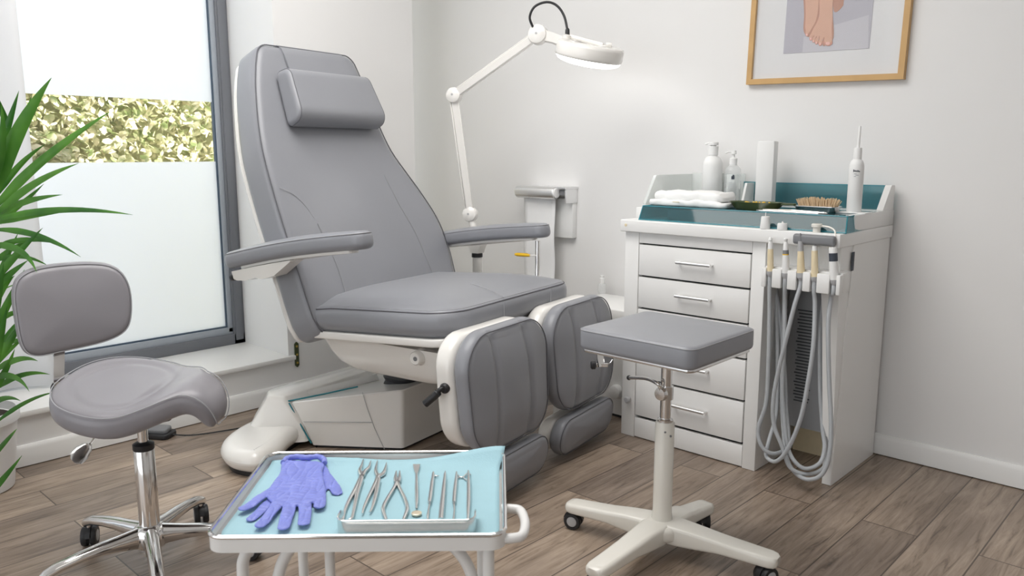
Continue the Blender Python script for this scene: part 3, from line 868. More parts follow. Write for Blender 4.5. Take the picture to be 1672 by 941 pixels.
for k in range(5):
    a = R_(125 + 72 * k); d = Vector((math.cos(a), math.sin(a), 0)); n = Vector((-d.y, d.x, 0))
    g = G(); rs = []
    for q, zc_, hw_, hh_ in ((.018, .094, .024, .034), (.05, .096, .022, .028), (.09, .098, .0205, .022), (.13, .099, .0195, .0185), (.18, .096, .0185, .0155), (.235, .088, .0175, .0135), (.265, .078, .016, .012), (.276, .070, .013, .011)):
        c = d * q + Vector((0, 0, zc_))
        rs.append([c + n * (math.cos(t) * hw_) + Vector((0, 0, math.sin(t) * hh_)) + d * (math.sin(t) * .006 if q > .23 else 0) for t in [2 * math.pi * i / 14 for i in range(14)]])
    g.rings(rs); g.part('base_arm', 'chrome', stool, 60)
    caster(stool, 'black', (d.x * .265, d.y * .265), 125 + 72 * k + (35, -50, 70, 10, -20)[k], top=.075)

# backrest with its post
BD = R_(-9)
bn = Vector((math.cos(BD), math.sin(BD), 0)); bt = Vector((-math.sin(BD), math.cos(BD), 0))
bc = SS.loc(W(119, 500, dep=2.53))
def sb_map(p):
    x, y, z = p
    bend = .85 * x * x
    tilt = -.16 * y
    return bc + bt * (x - .10 * x * bend) + bn * (z - .035 + bend + tilt * .9) + Vector((0, 0, y))
sbo = resample([Vector((p.x * .80, p.y * .96)) for p in cat([(-.205, .0, 0), (-.20, .075, 0), (-.165, .120, 0), (-.08, .140, 0), (.08, .140, 0), (.165, .118, 0), (.205, .06, 0), (.205, -.03, 0), (.175, -.095, 0), (.09, -.128, 0), (-.06, -.142, 0), (-.15, -.142, 0), (-.195, -.105, 0)], 8, True)], .02)
g = G(); g.cushion(sbo, .066, .028, .012, sb_map, 12, 5); sb = g.part('backrest', 'leather2', stool, 70)
g = G(); g.tube([sb_map(Vector((q.x, q.y, .058))) for q in inset(sbo, .005)], .0016, 6, closed=True); g.part('stitching', 'seam', sb)
p_top = bc + bn * -.045 + Vector((0, 0, .02)) + bt * -.03
p_low = SS.loc(W(97, 625, dep=2.50))
g = G()
def flatbar(g, pts, w, th, side):
    rs = []
    for i, p in enumerate(pts):
        t = (pts[min(i + 1, len(pts) - 1)] - pts[max(i - 1, 0)]).normalized(); s_ = side.normalized(); n_ = t.cross(s_).normalized()
        rs.append([p + s_ * w / 2 + n_ * th / 2, p - s_ * w / 2 + n_ * th / 2, p - s_ * w / 2 - n_ * th / 2, p + s_ * w / 2 - n_ * th / 2])
    g.rings(rs)
path = cat([p_top, p_top * .4 + p_low * .6, p_low + Vector((0, 0, .01)), p_low + Vector((.01, 0, -.025)), p_low * .75 + Vector((-.0, 0, .425)) * .25 - Vector((0, 0, .035)), Vector((-.08, 0, .435))], 6)
flatbar(g, path, .030, .006, bt); g.part('backrest_post', 'chrome', stool, 30)
g = G(); g.frm(p_low + Vector((-.012, 0, -.02)), Vector((-.8, -.6, 0))).lathe([(.012, -.012), (.020, -.008), (.020, .012), (.014, .018), (.001, .018)], 18); g.part('backrest_knob', 'black', stool)
# height lever with a flat chrome paddle
l0 = SS.loc(W(166, 700, dep=2.36)); l1 = SS.loc(W(147, 726, dep=2.30)); l2 = SS.loc(W(120, 753, dep=2.25))
g = G(); g.tube([Vector((-.06, -.03, .432)), l0, l1], .0045, 10); lev = g.part('lever', 'chrome', stool)
g = G(); rs = []
for t, w_, h_ in ((0, .007, .006), (.15, .016, .008), (.5, .024, .009), (.85, .023, .007), (1, .011, .004)):
    c = l1 + (l2 - l1) * t; s_ = (CR - CU) * .7
    rs.append([c + s_ * (math.cos(q) * w_) - CF * (math.sin(q) * h_) for q in [2 * math.pi * i / 12 for i in range(12)]])
g.rings(rs); g.part('paddle', 'steel', lev, 60)

# ================================================================== leg-rest stool
LS = Frame(-1.18, 1.893, 0)
rest = thing('leg_rest_stool', 'square padded grey stool on a cream four-arm castor base before the cabinet', 'stool', LS)
def restseat(p):
    return Vector((p.x, p.y, p.z))
po = resample(rrect(.374, .352, .032, 6, cx=-.015, cy=.018), .03)
g = G(); g.T = Matrix.Translation((0, 0, .602)); g.cushion(po, .062, .014, .006, None, 8, 4); rse = g.part('seat', 'leather', rest, 60)
g = G(); g.T = Matrix.Translation((0, 0, .602)); g.tube([(q.x, q.y, .056) for q in inset(po, .001)], .0013, 6, closed=True); g.part('stitching', 'seam', rse)
g = G(); g.prism(rrect(.355, .33, .02, 5, cx=-.015, cy=.018), .594, .603, .002, 2); g.part('seat_board', 'steel', rse)
g = G(); g.box(-.06, .06, -.06, .06, .585, .595, .003); g.part('mounting_plate', 'steel', rest)
g = G(); g.lathe([(.0155, .36), (.0155, .588)], 24); g.part('post', 'chrome', rest)
g = G(); g.lathe([(.0225, .372), (.0225, .402), (.018, .406)], 28); g.part('post_sleeve', 'steel', rest)
g = G(); g.lathe([(.034, .085), (.030, .10), (.0275, .13), (.0275, .392), (.025, .396)], 32); col = g.part('column', 'cream', rest)
g = G()
for q in ((-.004, .372), (.012, .360)):
    a = Vector((CR.x * q[0] - CF.x * .0272, CR.y * q[0] - CF.y * .0272, q[1])); g.frm(a, (-CF.x, -CF.y, 0)).lathe([(.0035, -.002), (.003, .001), (.001, .0015)], 10)
g.part('set_screw', 'greyp', col)
# clamp with crank lever
cl = LS.loc(W(1076, 644, dep=2.36)); ce = LS.loc(W(1027, 617, dep=2.40))
g = G(); g.lathe([(.0205, .462), (.0205, .50)], 24); cb = g.part('clamp_collar', 'steel', rest)
kd = (-CR * .7 - Vector((CF.x, CF.y, 0)) * .7).normalized()
g = G(); g.frm(Vector((0, 0, .481)) + kd * .012, kd).lathe([(.010, 0), (.019, .006), (.020, .012), (.017, .020), (.001, .022)], 20); g.part('clamp_knob', 'steel', cb)
q0 = Vector((0, 0, .481)) + kd * .028
ce2 = Vector((ce.x, ce.y, ce.z))
g = G(); g.tube(cat([q0, q0 + Vector((0, 0, .018)), q0 + Vector((0, 0, .032)) - CR * .010, q0 * .55 + ce2 * .45 + Vector((0, 0, .024)), ce2], 6), .0055, 10); g.part('crank_lever', 'steel', cb)
g = G(); g.ball(ce2, .0075); g.part('lever_tip', 'black', cb)
# side bracket with black knob under the seat
b0 = LS.loc(W(980, 578, dep=2.42))
g = G(); x0, y0, z0 = b0.x, b0.y, .594
flatbar(g, cat([Vector((x0 + .005, y0, z0)), Vector((x0 - .002, y0, z0 - .04)), Vector((x0 + .006, y0, z0 - .082))], 6), .024, .005, Vector((.2, 1, 0)))
br = g.part('side_bracket', 'chrome', rest, 40)
kk = CR * 1.0
pz_ = Vector((x0 + .002, y0, z0 - .078))
g = G(); g.tube([pz_ - kk * .012, pz_ + kk * .022], .006, 10); g.part('clamp_bolt', 'chrome', br)
g = G(); g.frm(pz_ - kk * .012, -kk).lathe([(.006, 0), (.013, .004), (.0135, .014), (.009, .018), (.001, .018)], 18); g.part('bracket_knob', 'black', br)
g = G(); g.tube(cat([pz_ + kk * .02, pz_ + kk * .03 + Vector((0, 0, .008)), pz_ + kk * .036 + Vector((0, 0, .018))], 4), .002, 6); g.part('clip_wire', 'chrome', br)
# cross base
ends = [Vector((-.285, -.060, 0)), Vector((.020, .215, 0)), Vector((.320, .045, 0)), Vector((.008, -.325, 0))]
g = G(); g.prism([Vector((p.x, p.y)) for p in circ(.070, 28)], .055, .098, .014, 4); g.part('hub', 'cream', rest, 50)
for i, e in enumerate(ends):
    L_ = e.length; d = e / L_; n = Vector((-d.y, d.x, 0)); g = G(); rs = []
    for q, zt, zb, w_ in ((.0, .103, .046, .043), (.05, .102, .044, .041), (.10, .100, .046, .0365), (L_ * .55, .094, .054, .033), (L_ * .85, .089, .054, .031), (L_ - .006, .087, .054, .0305), (L_ + .008, .085, .055, .027), (L_ + .015, .081, .058, .020)):
        sec_ = rrect(2 * w_, zt - zb, .011, 4)
        rs.append([d * q + n * p.x + Vector((0, 0, (zt + zb) / 2 + p.y)) for p in sec_])
    g.rings(rs); g.part('base_arm', 'cream', rest, 50)
    cpos = d * (L_ - .012)
    caster(rest, 'black', (cpos.x, cpos.y), (200, 130, 250, 215)[i], r=.027, w=.021, top=.058)
# ================================================================== instrument trolley
TZ = .45
TR = Frame(-1.298, .957, 44.2)
tr = thing('instrument_trolley', 'white tube trolley with a chrome-rimmed tray in front of the treatment chair', 'trolley', TR)
tw, td = .553, .420
def T_(px, py, z=TZ): return TR.at(px, py, z=z)
outer = rrect(tw, td, .032, 8)
g = G(); g.prism(inset(outer, .003), TZ - .018, TZ - .014)
g.part('tray_floor', 'steel', tr)
g = G()
def ringz(o, z): return [(q.x, q.y, z) for q in o]
g.rings([ringz(outer, TZ - .026), ringz(outer, TZ + .003), ringz(inset(outer, .0035), TZ + .003), ringz(inset(outer, .0035), TZ - .026)], closed=True)
g.part('tray_rim', 'white', tr, 30)
g = G(); g.tube([(q.x, q.y, TZ + .004) for q in inset(outer, .0015)], .0042, 8, closed=True); g.part('rim_bead', 'chrome', tr)
def leg(pts, r=.0115, m='white'):
    g = G(); g.tube(cat(pts, 8), r, 12); return g.part('leg', m, tr)
xL, xR, yF, yK = -.225, .243, -.165, .165
lz = TZ - .026
for x, y in ((xR, yF), (xL, yF), (xL + .03, yK), (xR - .02, yK)):
    leg([(x + (.03 if x < 0 else -.0), y + .01, lz), (x + (.006 if x < 0 else 0), y, lz - .03), (x, y, lz - .09), (x, y, .06)])
for x0, x1, y in ((-.118, -.16, yF + .02), (.152, .205, yF + .02)):
    g = G(); g.tube(cat([(x0, y, lz), (x0 + (x1 - x0) * .35, y, lz - .018), (x1, y, lz - .07), (x1 + (x1 - x0) * .4, y, lz - .17), (x1 + (x1 - x0) * .5, y, .10)], 8), .0115, 12); g.part('brace', 'white', tr)
g = G(); g.tube([(-.07, yF + .05, lz), (-.07, yF + .05, .10)], .010, 12); g.part('centre_post', 'white', tr)
for y in (yF + .02, yK):
    g = G(); g.tube([(xL, y, .10), (xR, y, .10)], .010, 12); g.part('cross_tube', 'white', tr)
for x, y in ((xL, yF), (xR, yF), (xL + .03, yK), (xR - .02, yK)): caster(tr, 'black', (x, y), 30, r=.024, w=.018, top=.07)
g = G(); a, b, c = T_(832, 822), T_(862, 843), T_(834, 868)
hz_ = TZ - .012
g.tube(cat([(tw / 2 - .008, a.y, hz_), (tw / 2 + .012, a.y, hz_), (tw / 2 + .031, a.y - .012, hz_), (tw / 2 + .038, (a.y + c.y) / 2, hz_ - .002), (tw / 2 + .031, c.y + .016, hz_ - .004), (tw / 2 + .012, c.y + .004, hz_ - .004), (tw / 2 - .008, c.y + .004, hz_ - .004)], 8), .0095, 12)
g.part('handle', 'white', tr)

# blue paper sheet lying in the tray, its far right corner over the rim
tp = thing('paper_sheet', 'pale blue paper sheet lining the trolley tray', 'paper sheet', TR)
rows = []
nx, ny = 48, 36
for j in range(ny + 1):
    row = []
    for i in range(nx + 1):
        u, v = i / nx, j / ny
        x = -tw / 2 + .012 + (tw - .024) * u; y = -td / 2 + .012 + (td - .026) * v
        z = TZ - .0125 + .0012 * math.sin(9 * u + 4 * v) * math.sin(7 * v + 2)
        dx_, dy_ = x - (tw / 2 - .012), y - (td / 2 - .014)
        e = math.exp(-((dx_ / .10) ** 2 + (dy_ / .03) ** 2)); z += .023 * e; x += .014 * e; y += .012 * e
        z += .011 * math.exp(-(dy_ / .012) ** 2) * (0.3 + .7 * math.sin(u * 5 + .4) ** 2)
        z += .0016 * math.exp(-((u - .37 - .05 * (1 - v)) / .008) ** 2)
        # cut the rounded front corners
        if j < 5:
            lim = tw / 2 - .012 - .020 * (1 - j / 5) ** 2
            x = max(-lim, min(lim, x))
        row.append((x, y, z))
    rows.append(row)
g = G(); g.strip(rows); o = g.part('sheet', 'napkin', tp, 180)
sm = o.modifiers.new('t', 'SOLIDIFY'); sm.thickness = .0006

# metal rail tray around the instruments
PZ = TZ - .0115
def I_(zx, zy, z=PZ): return T_(540 + zx * .1594, 740 + zy * .1594, z)
it = thing('instrument_tray', 'small steel instrument tray rim standing on the blue paper', 'tray', TR)
fl, fr_ = I_(75, 850), I_(1450, 850)
bl, br_ = I_(122, 590), I_(1470, 600)
yf = (fl.y + fr_.y) / 2; x0, x1 = fl.x - .004, fr_.x + .006
def U(ins, yb):
    a = [(x0 + ins, yb), (x0 + ins, yf + .022)] ; pts = []
    for k in range(9):
        t = math.pi + math.pi / 2 * k / 8; pts.append((x0 + .022 + math.cos(t) * (.022 - ins), yf + .022 + math.sin(t) * (.022 - ins)))
    for k in range(9):
        t = 1.5 * math.pi + math.pi / 2 * k / 8; pts.append((x1 - .022 + math.cos(t) * (.022 - ins), yf + .022 + math.sin(t) * (.022 - ins)))
    return [(x0 + ins, yb), (x0 + ins, (yb + yf + .022) / 2)] + pts + [(x1 - ins, (yb + yf + .022) / 2), (x1 - ins, yb)]
yb = yf + .072
o1, o2 = U(0, yb), U(.002, yb)
def hgt(p):
    t = max(0, (p[1] - yf - .045) / (yb - yf - .045)); return .030 * (1 - .5 * t)
g = G(); g.rings([[(p[0], p[1], PZ) , (p[0], p[1], PZ + hgt(p)), (q[0], q[1], PZ + hgt(p)), (q[0], q[1], PZ)] for p, q in zip(o1, o2)])
rimx = g.part('rim', 'steel', it, 35)
g = G(); g.tube([((p[0] + q[0]) / 2, (p[1] + q[1]) / 2, PZ + hgt(p)) for p, q in zip(o1, o2)], .0018, 8); g.part('rim_bead', 'chrome', it)

def inst(name, label, cat_='instrument', group='steel foot care instruments laid out in the tray'):
    return thing(name, label, cat_, TR, group=group)
def seg(par, name, pts, r, m='steel', n=6, flat=1.):
    """rod lying on the paper through zoomed photo points"""
    rr = r if hasattr(r, '__len__') else [r] * len(pts)
    P = cat([I_(a, b, PZ) + Vector((0, 0, max(rr) * flat * .9 + .0004)) for a, b in pts], n)
    k = len(P); R2 = []
    for i in range(k):
        t = i / (k - 1) * (len(rr) - 1); j = min(int(t), len(rr) - 2); R2.append(rr[j] + (rr[j + 1] - rr[j]) * (t - j))
    g = G(); g.tube(P, R2, 10, flat=flat); return g.part(name, m, par, 50)
f1 = inst('nail_forceps', 'large steel forceps with open jaws, beside the glove')
seg(f1, 'jaw', [(318, 262), (298, 205), (318, 150), (334, 90)], [.0055, .0048, .0032, .0015])
seg(f1, 'jaw', [(326, 262), (352, 212), (392, 170), (412, 104)], [.0055, .0045, .0034, .0015])
seg(f1, 'joint', [(330, 222), (302, 292)], [.0062, .0066], flat=.7)
a = seg(f1, 'handle', [(302, 292), (245, 410), (190, 510), (148, 610), (128, 720)], [.0055, .0048, .0042, .0036, .0022])
a = seg(f1, 'handle', [(316, 292), (278, 420), (255, 530), (232, 640), (212, 700), (180, 712)], [.0055, .0050, .0042, .0034, .0034, .0018])
f2 = inst('nail_forceps', 'smaller steel forceps with one curved jaw, right of the large forceps')
seg(f2, 'jaw', [(484, 262), (462, 205), (468, 150), (480, 98)], [.0050, .0042, .0028, .0012])
seg(f2, 'jaw', [(495, 262), (538, 235), (560, 180), (572, 122)], [.0048, .0052, .0034, .0012])
seg(f2, 'joint', [(490, 240), (474, 300)], [.0056, .0060], flat=.7)
seg(f2, 'handle', [(474, 296), (424, 400), (376, 500), (338, 590), (326, 645)], [.0048, .0042, .0036, .0028, .0018])
seg(f2, 'handle', [(492, 296), (474, 400), (446, 520), (420, 600), (400, 632)], [.0052, .0048, .0040, .0026, .0018])
f3 = inst('nail_nipper', 'steel nail nipper with spread bowed handles, middle of the tray')
seg(f3, 'jaw', [(668, 320), (664, 275), (672, 206)], [.0048, .0044, .0014])
seg(f3, 'jaw', [(696, 320), (706, 275), (708, 204)], [.0048, .0044, .0014])
seg(f3, 'joint', [(682, 285), (680, 330)], [.0055, .0052], flat=.7)
seg(f3, 'handle', [(674, 322), (640, 390), (585, 480), (543, 565), (540, 620), (572, 712)], [.0040, .0038, .0040, .0042, .0042, .0032])
seg(f3, 'handle', [(688, 322), (712, 390), (756, 480), (782, 565), (778, 620), (742, 712)], [.0040, .0038, .0040, .0042, .0042, .0032])
f4 = inst('spatula', 'steel spatula with a broad flared tip and a pale round disc end')
P = [I_(a, b) for a, b in ((842, 136), (916, 136), (906, 185), (890, 236), (868, 236), (852, 185))]
g = G(); g.rings([[(p.x, p.y, z) for p in P] for z in (PZ + .002, PZ + .0052)]); g.part('blade', 'steel', f4, 30)
seg(f4, 'shaft', [(880, 230), (880, 380), (882, 480), (880, 560), (880, 590)], [.0032, .0042, .0040, .0026, .0022])
c = I_(880, 634); g = G(); g.at((c.x, c.y, PZ)).lathe([(.0092, .0005), (.0104, .0015), (.0104, .0046), (.0086, .0052), (.0082, .0044), (.001, .0044)], 26); g.part('disc', 'mirror', f4, label='pale tan round disc')
f5 = inst('hook_probe', 'steel probe with a small side hook and ball tip, right of the spatula')
seg(f5, 'grip', [(1052, 225), (1040, 320), (1026, 430), (1012, 532)], [.0034, .0046, .0048, .0042], 'steel')
seg(f5, 'hook', [(1050, 240), (1054, 204)], [.003, .001]); seg(f5, 'hook', [(1053, 215), (1072, 246), (1110, 246)], [.0024, .0020, .0009])
seg(f5, 'tip', [(1014, 530), (1004, 590), (996, 650), (993, 700)], [.0022, .0020, .0030, .0012])
f6 = inst('nail_file', 'thick dark steel handle with a pointed pale blade, between the hook probe and the spreader')
seg(f6, 'grip', [(1170, 255), (1158, 400), (1142, 560), (1128, 716)], [.0034, .0050, .0056, .0058], 'steel')
seg(f6, 'blade', [(1170, 262), (1170, 225), (1174, 190)], [.0036, .0034, .0006], 'chrome', flat=.5)
f7 = inst('spreader', 'pair of steel rods joined by a crossed wire, right end of the tray')
seg(f7, 'rod', [(1290, 215), (1280, 330), (1270, 430), (1263, 532)], [.0022, .0044, .0045, .0040])
seg(f7, 'tip', [(1263, 530), (1266, 600), (1257, 698)], [.0022, .0018, .0024])
seg(f7, 'rod', [(1410, 205), (1414, 330), (1414, 480), (1410, 600), (1406, 705)], [.0024, .0046, .0048, .0040, .0024])
seg(f7, 'wire', [(1292, 214), (1312, 248), (1338, 258), (1352, 256), (1380, 236), (1410, 204)], .0017)
seg(f7, 'wire', [(1282, 290), (1306, 262), (1338, 252), (1360, 262), (1402, 296)], .0014)
seg(f7, 'barb', [(1414, 214), (1436, 236)], [.002, .0008])

# nitrile gloves: flat hands, five fingers each, rolled cuff
def GL(zx, zy, z): return T_(330 + zx * .32895, 720 + zy * .32895, z)
def glove(name, label, palm, fingers, z0, hgt_, cuff):
    t = thing(name, label, 'glove', TR)
    g = G()
    P = [GL(a, b, z0) for a, b in palm]
    poly = [Vector((p.x, p.y)) for p in P]
    area = sum(a.x * b.y - b.x * a.y for a, b in zip(poly, poly[1:] + poly[:1]))
    if area < 0: poly.reverse()
    poly = [Vector((p.x, p.y)) for p in cat([(p.x, p.y, 0) for p in poly], 5, True)]
    g.T = Matrix.Translation((0, 0, z0)); g.prism(poly, 0, hgt_, hgt_ * .45, 3); g.T = Matrix()
    for pts, rad in fingers:
        Q = cat([GL(a, b, z0) + Vector((0, 0, hgt_ * .5)) for a, b in pts], 6)
        n = len(Q); r = [rad * (1.04 - .16 * i / (n - 1)) for i in range(n)]
        tip = (Q[-1] - Q[-2]).normalized()
        for q, s in ((.35, .93), (.65, .75), (.88, .48), (.98, .22)): Q.append(Q[n - 1] + tip * rad * q * .86); r.append(rad * .88 * s)
        rs = []
        for i, c in enumerate(Q):
            d = (Q[min(i + 1, len(Q) - 1)] - Q[max(i - 1, 0)]).normalized(); s_ = Vector((-d.y, d.x, 0))
            rs.append([c + s_ * math.cos(k * math.pi / 6) * r[i] + Vector((0, 0, math.sin(k * math.pi / 6) * hgt_ * .5 * min(1, r[i] / rad * 1.15))) for k in range(12)])
        g.rings(rs)
    bmesh.ops.recalc_face_normals(g.b, faces=g.b.faces)
    me = bpy.data.meshes.new('tmp'); g.b.to_mesh(me); g.b.free()
    o = bpy.data.objects.new('tmp', me); COL.objects.link(o)
    rm = o.modifiers.new('r', 'REMESH'); rm.mode = 'VOXEL'; rm.voxel_size = .0012
    sm = o.modifiers.new('s', 'SMOOTH'); sm.factor = .5; sm.iterations = 5
    dg = bpy.context.evaluated_depsgraph_get(); ev = o.evaluated_get(dg)
    m2 = bpy.data.meshes.new_from_object(ev); m2.name = 'hand'
    bpy.data.objects.remove(o)
    # wrinkles: creases radiating from knuckles, soft folds across
    from mathutils import noise
    for v in m2.vertices:
        p = v.co
        if p.z > z0 + hgt_ * .45:
            v.co.z += .0022 * noise.noise(p * 30) - .0020 * (1 - abs(noise.noise(Vector((p.x * 52, p.y * 15, 2))))) ** 5 - .0012 * (1 - abs(noise.noise(Vector((p.x * 18, p.y * 70, 7))))) ** 7
    m2.materials.clear(); m2.materials.append(M['glove']); m2.shade_smooth()
    h = bpy.data.objects.new('hand', m2); COL.objects.link(h); h.parent = t
    if cuff:
        g = G(); pts = cat([GL(a, b, z0) + Vector((0, 0, hgt_ * .55)) for a, b in cuff], 6)
        g.tube(pts, [.0062 + .0007 * math.sin(i * 1.7) for i in range(len(pts))], 10, flat=1.1)
        g.part('cuff', 'glove', t)
    return t
gz = TZ - .0115
glove('glove', 'violet blue nitrile glove underneath, only its thumb and one fingertip sticking out',
      [(430, 110), (590, 118), (640, 190), (600, 270), (450, 300), (330, 320), (360, 230)],
      [([(580, 150), (625, 195), (655, 235), (670, 264)], .0140), ([(380, 270), (310, 335), (266, 375), (244, 394)], .0118)], gz, .007, None)
glove('glove', 'violet blue nitrile glove with five spread fingers lying on top of the other',
      [(405, 108), (505, 118), (602, 122), (598, 165), (612, 240), (612, 300), (560, 315), (500, 330), (440, 335), (380, 330), (330, 300), (320, 262), (350, 220), (388, 165)],
      [([(375, 235), (310, 275), (250, 320), (206, 344)], .0125), ([(395, 285), (362, 338), (326, 385), (290, 428)], .0132), ([(440, 300), (430, 350), (416, 396), (405, 438)], .0140), ([(505, 300), (512, 340), (510, 380), (505, 415)], .0138), ([(570, 245), (582, 285), (585, 315), (582, 332)], .0140)],
      gz + .0055, .0085, [(402, 120), (424, 98), (470, 90), (520, 94), (575, 90), (604, 102), (608, 122)])

# ================================================================== magnifier lamp behind the chair
lp = thing('magnifier_lamp', 'white articulated magnifier lamp with a glowing ring head and curved black cable', 'lamp')
J0 = W(779, 402, dep=3.80); J1 = W(768, 350, dep=3.80); J2 = W(742, 156, dep=3.68); J3 = W(879, 57, dep=3.42); HD = W(962, 88, dep=3.30)
lp.location = (J0.x, J0.y, 0)
def rel(p): return Vector(p) - Vector((J0.x, J0.y, 0))
j0, j1, j2, j3, hd = map(rel, (J0, J1, J2, J3, HD))
g = G(); g.lathe([(.17, 0), (.172, .012), (.16, .03), (.03, .045), (.028, .05)], 40); g.part('base', 'shell', lp)
g = G(); g.lathe([(.0225, .045), (.0225, j0.z - .045)], 24); g.part('pole', 'shell', lp)
g = G(); g.lathe([(.026, j0.z - .052), (.026, j0.z - .035), (.016, j0.z - .030)], 24); g.part('pole_clamp', 'black', lp)
g = G(); g.rings([[(x, y, z) for x, y in ((-a, -.022), (a, -.022), (a, .022), (-a, .022))] for z, a in ((j0.z - .032, .024), (j0.z - .015, .03), (j0.z + .012, .045), (j0.z + .02, .045))]); g.part('bracket', 'shell', lp, 30)
g = G(); g.tube([(0, 0, j0.z), j1 * .5 + Vector((0, 0, j0.z * .5)), j1], .016, 14); g.part('lower_stem', 'shell', lp)
vd = (-CF).normalized()
def arm(a, b, off):
    d = (b - a).normalized(); s_ = d.cross(CF).normalized(); n_ = s_.cross(d).normalized()
    g = G(); L = (b - a).length
    for o_, w_, t_ in ((0, .017, .014), (.016, .004, .010)):
        c0, c1 = a + s_ * (o_ * off), b + s_ * (o_ * off)
        g.rings([[c + s_ * x + n_ * y for x, y in ((-w_, -t_), (w_, -t_), (w_, t_), (-w_, t_))] for c in (c0, c1)])
    o = g.part('arm', 'shell', lp, 30); bv = o.modifiers.new('b', 'BEVEL'); bv.width = .004; bv.segments = 2
    return o
arm(j1, j2, 1.35); arm(j2, j3, 1.2)
def joint(c, r, t=.034):
    n = (Vector((vd.x, vd.y, .12)) - CR * .35).normalized()
    g = G(); g.frm(c - n * t * .5, n).lathe([(r * .7, 0), (r * .95, .003), (r, .008), (r, t - .006), (r * .93, t + .003), (r * .55, t + .010), (.10 * r, t + .012), (.001, t + .012)], 32)
    o = g.part('joint', 'shell', lp)
    g = G(); g.frm(c + n * (t * .5 + .0115), n).lathe([(.005, 0), (.005, .002), (.001, .0022)], 12); g.part('joint_screw', 'hubg', o)
joint(j1, .036); joint(j2, .036); joint(j3, .042, .040)
# head
hn = (Vector((0, 0, 1)) + CR * .17 - Vector((CF.x, CF.y, 0)) * .21).normalized()
HR_ = .140
g = G(); g.frm(hd, hn, CR).lathe([(.072, -.020), (HR_ * .93, -.022), (HR_ * .985, -.018), (HR_, -.010), (HR_, .026), (HR_ * .97, .036), (HR_ * .90, .040), (.085, .042), (.078, .038), (.074, .030)], 48)
head = g.part('lamp_head', 'shell', lp, 50)
g = G(); g.frm(hd, hn, CR).lathe([(.001, -.050), (HR_ * .35, -.049), (HR_ * .62, -.045), (HR_ * .80, -.039), (HR_ * .90, -.032), (HR_ * .955, -.022), (HR_ * .95, -.016)], 48); g.part('diffuser', 'lamp', head)
g = G(); g.frm(hd, hn, CR).lathe([(.074, .018), (.05, .024), (.02, .028), (.001, .029)], 40); g.part('lens', 'clearp', head)
def on_head(px, py, dep): return rel(W(px, py, dep=dep))
nk = on_head(925, 64, 3.36)
g = G(); g.rings([[c + Vector((0, 0, z)) + n_ for z, n_ in ((-w, CF * .012), (w, CF * .012), (w, -CF * .012), (-w, -CF * .012))] for c, w in ((j3, .022), ((j3 + nk) / 2 - Vector((0, 0, .004)), .020), (nk - Vector((0, 0, .018)), .020))]); nko = g.part('neck', 'shell', lp, 30)
g = G(); g.frm(nk - hn * .030, hn).lathe([(.021, 0), (.021, .012), (.018, .014), (.018, .046), (.010, .050)], 24); g.part('swivel', 'shell', nko)
tp_ = nk + hn * .02
g = G(); g.frm(tp_, (0, 0, 1)).lathe([(.010, -.006), (.009, .018), (.006, .024)], 16); g.part('cable_gland', 'black', nko)
en = on_head(985, 74, 3.27)
g = G(); g.tube([nk + CR * .012 + Vector((0, 0, .012)), en], .0065, 10, flat=1.4); rd = g.part('stay_bar', 'shell', lp)
g = G(); g.frm(en - hn * .02, hn).lathe([(.022, 0), (.020, .018), (.012, .022)], 20); g.part('stay_foot', 'shell', rd)
g = G(); g.frm(en + CR * .012, CR).lathe([(.010, 0), (.012, .004), (.010, .022)], 16); g.part('wing_screw', 'shell', rd)
pts = [rel(W(870, 44, dep=3.40)), rel(W(865, 28, dep=3.39)), rel(W(873, 11, dep=3.38)), rel(W(892, 3.5, dep=3.37)), rel(W(909, 9, dep=3.365)), rel(W(921, 26, dep=3.36)), tp_ + Vector((0, 0, .015))]
g = G(); g.tube(cat(pts, 8), .0052, 10); g.part('cable', 'black', lp)
# ================================================================== drawer cabinet
FY, BY = 2.63, 3.105
XA, XB, XC, XD = -1.850, -1.256, -1.034, -1.000     # left side, end of drawers, inner and outer face of the right cheek
CB = Frame(0, 0, 0)
cab = thing('drawer_cabinet', 'white five-drawer treatment cabinet with a teal glass cover and hose rack', 'cabinet', loc=((XA + XD) / 2, FY, 0))
CO = Vector(((XA + XD) / 2, FY, 0))
class H(G):
    """builder working in the cabinet's own space"""
    def __init__(s): super().__init__(); s.T = Matrix.Translation(-CO)
    def frm(s, loc, z, x=None): super().frm(loc, z, x); s.T = Matrix.Translation(-CO) @ s.T; return s
    def at(s, loc=(0, 0, 0), rot=(0, 0, 0)): super().at(loc, rot); s.T = Matrix.Translation(-CO) @ s.T; return s
def fz(px, py, y=FY): return W(px, py, y=y).z
def fx(px, py, y=FY): return W(px, py, y=y).x
DX0, DX1 = fx(1040, 560), fx(1219, 560)
ys = [(415, 471), (473.5, 529), (531.5, 587), (589.5, 656), (659, 726)]
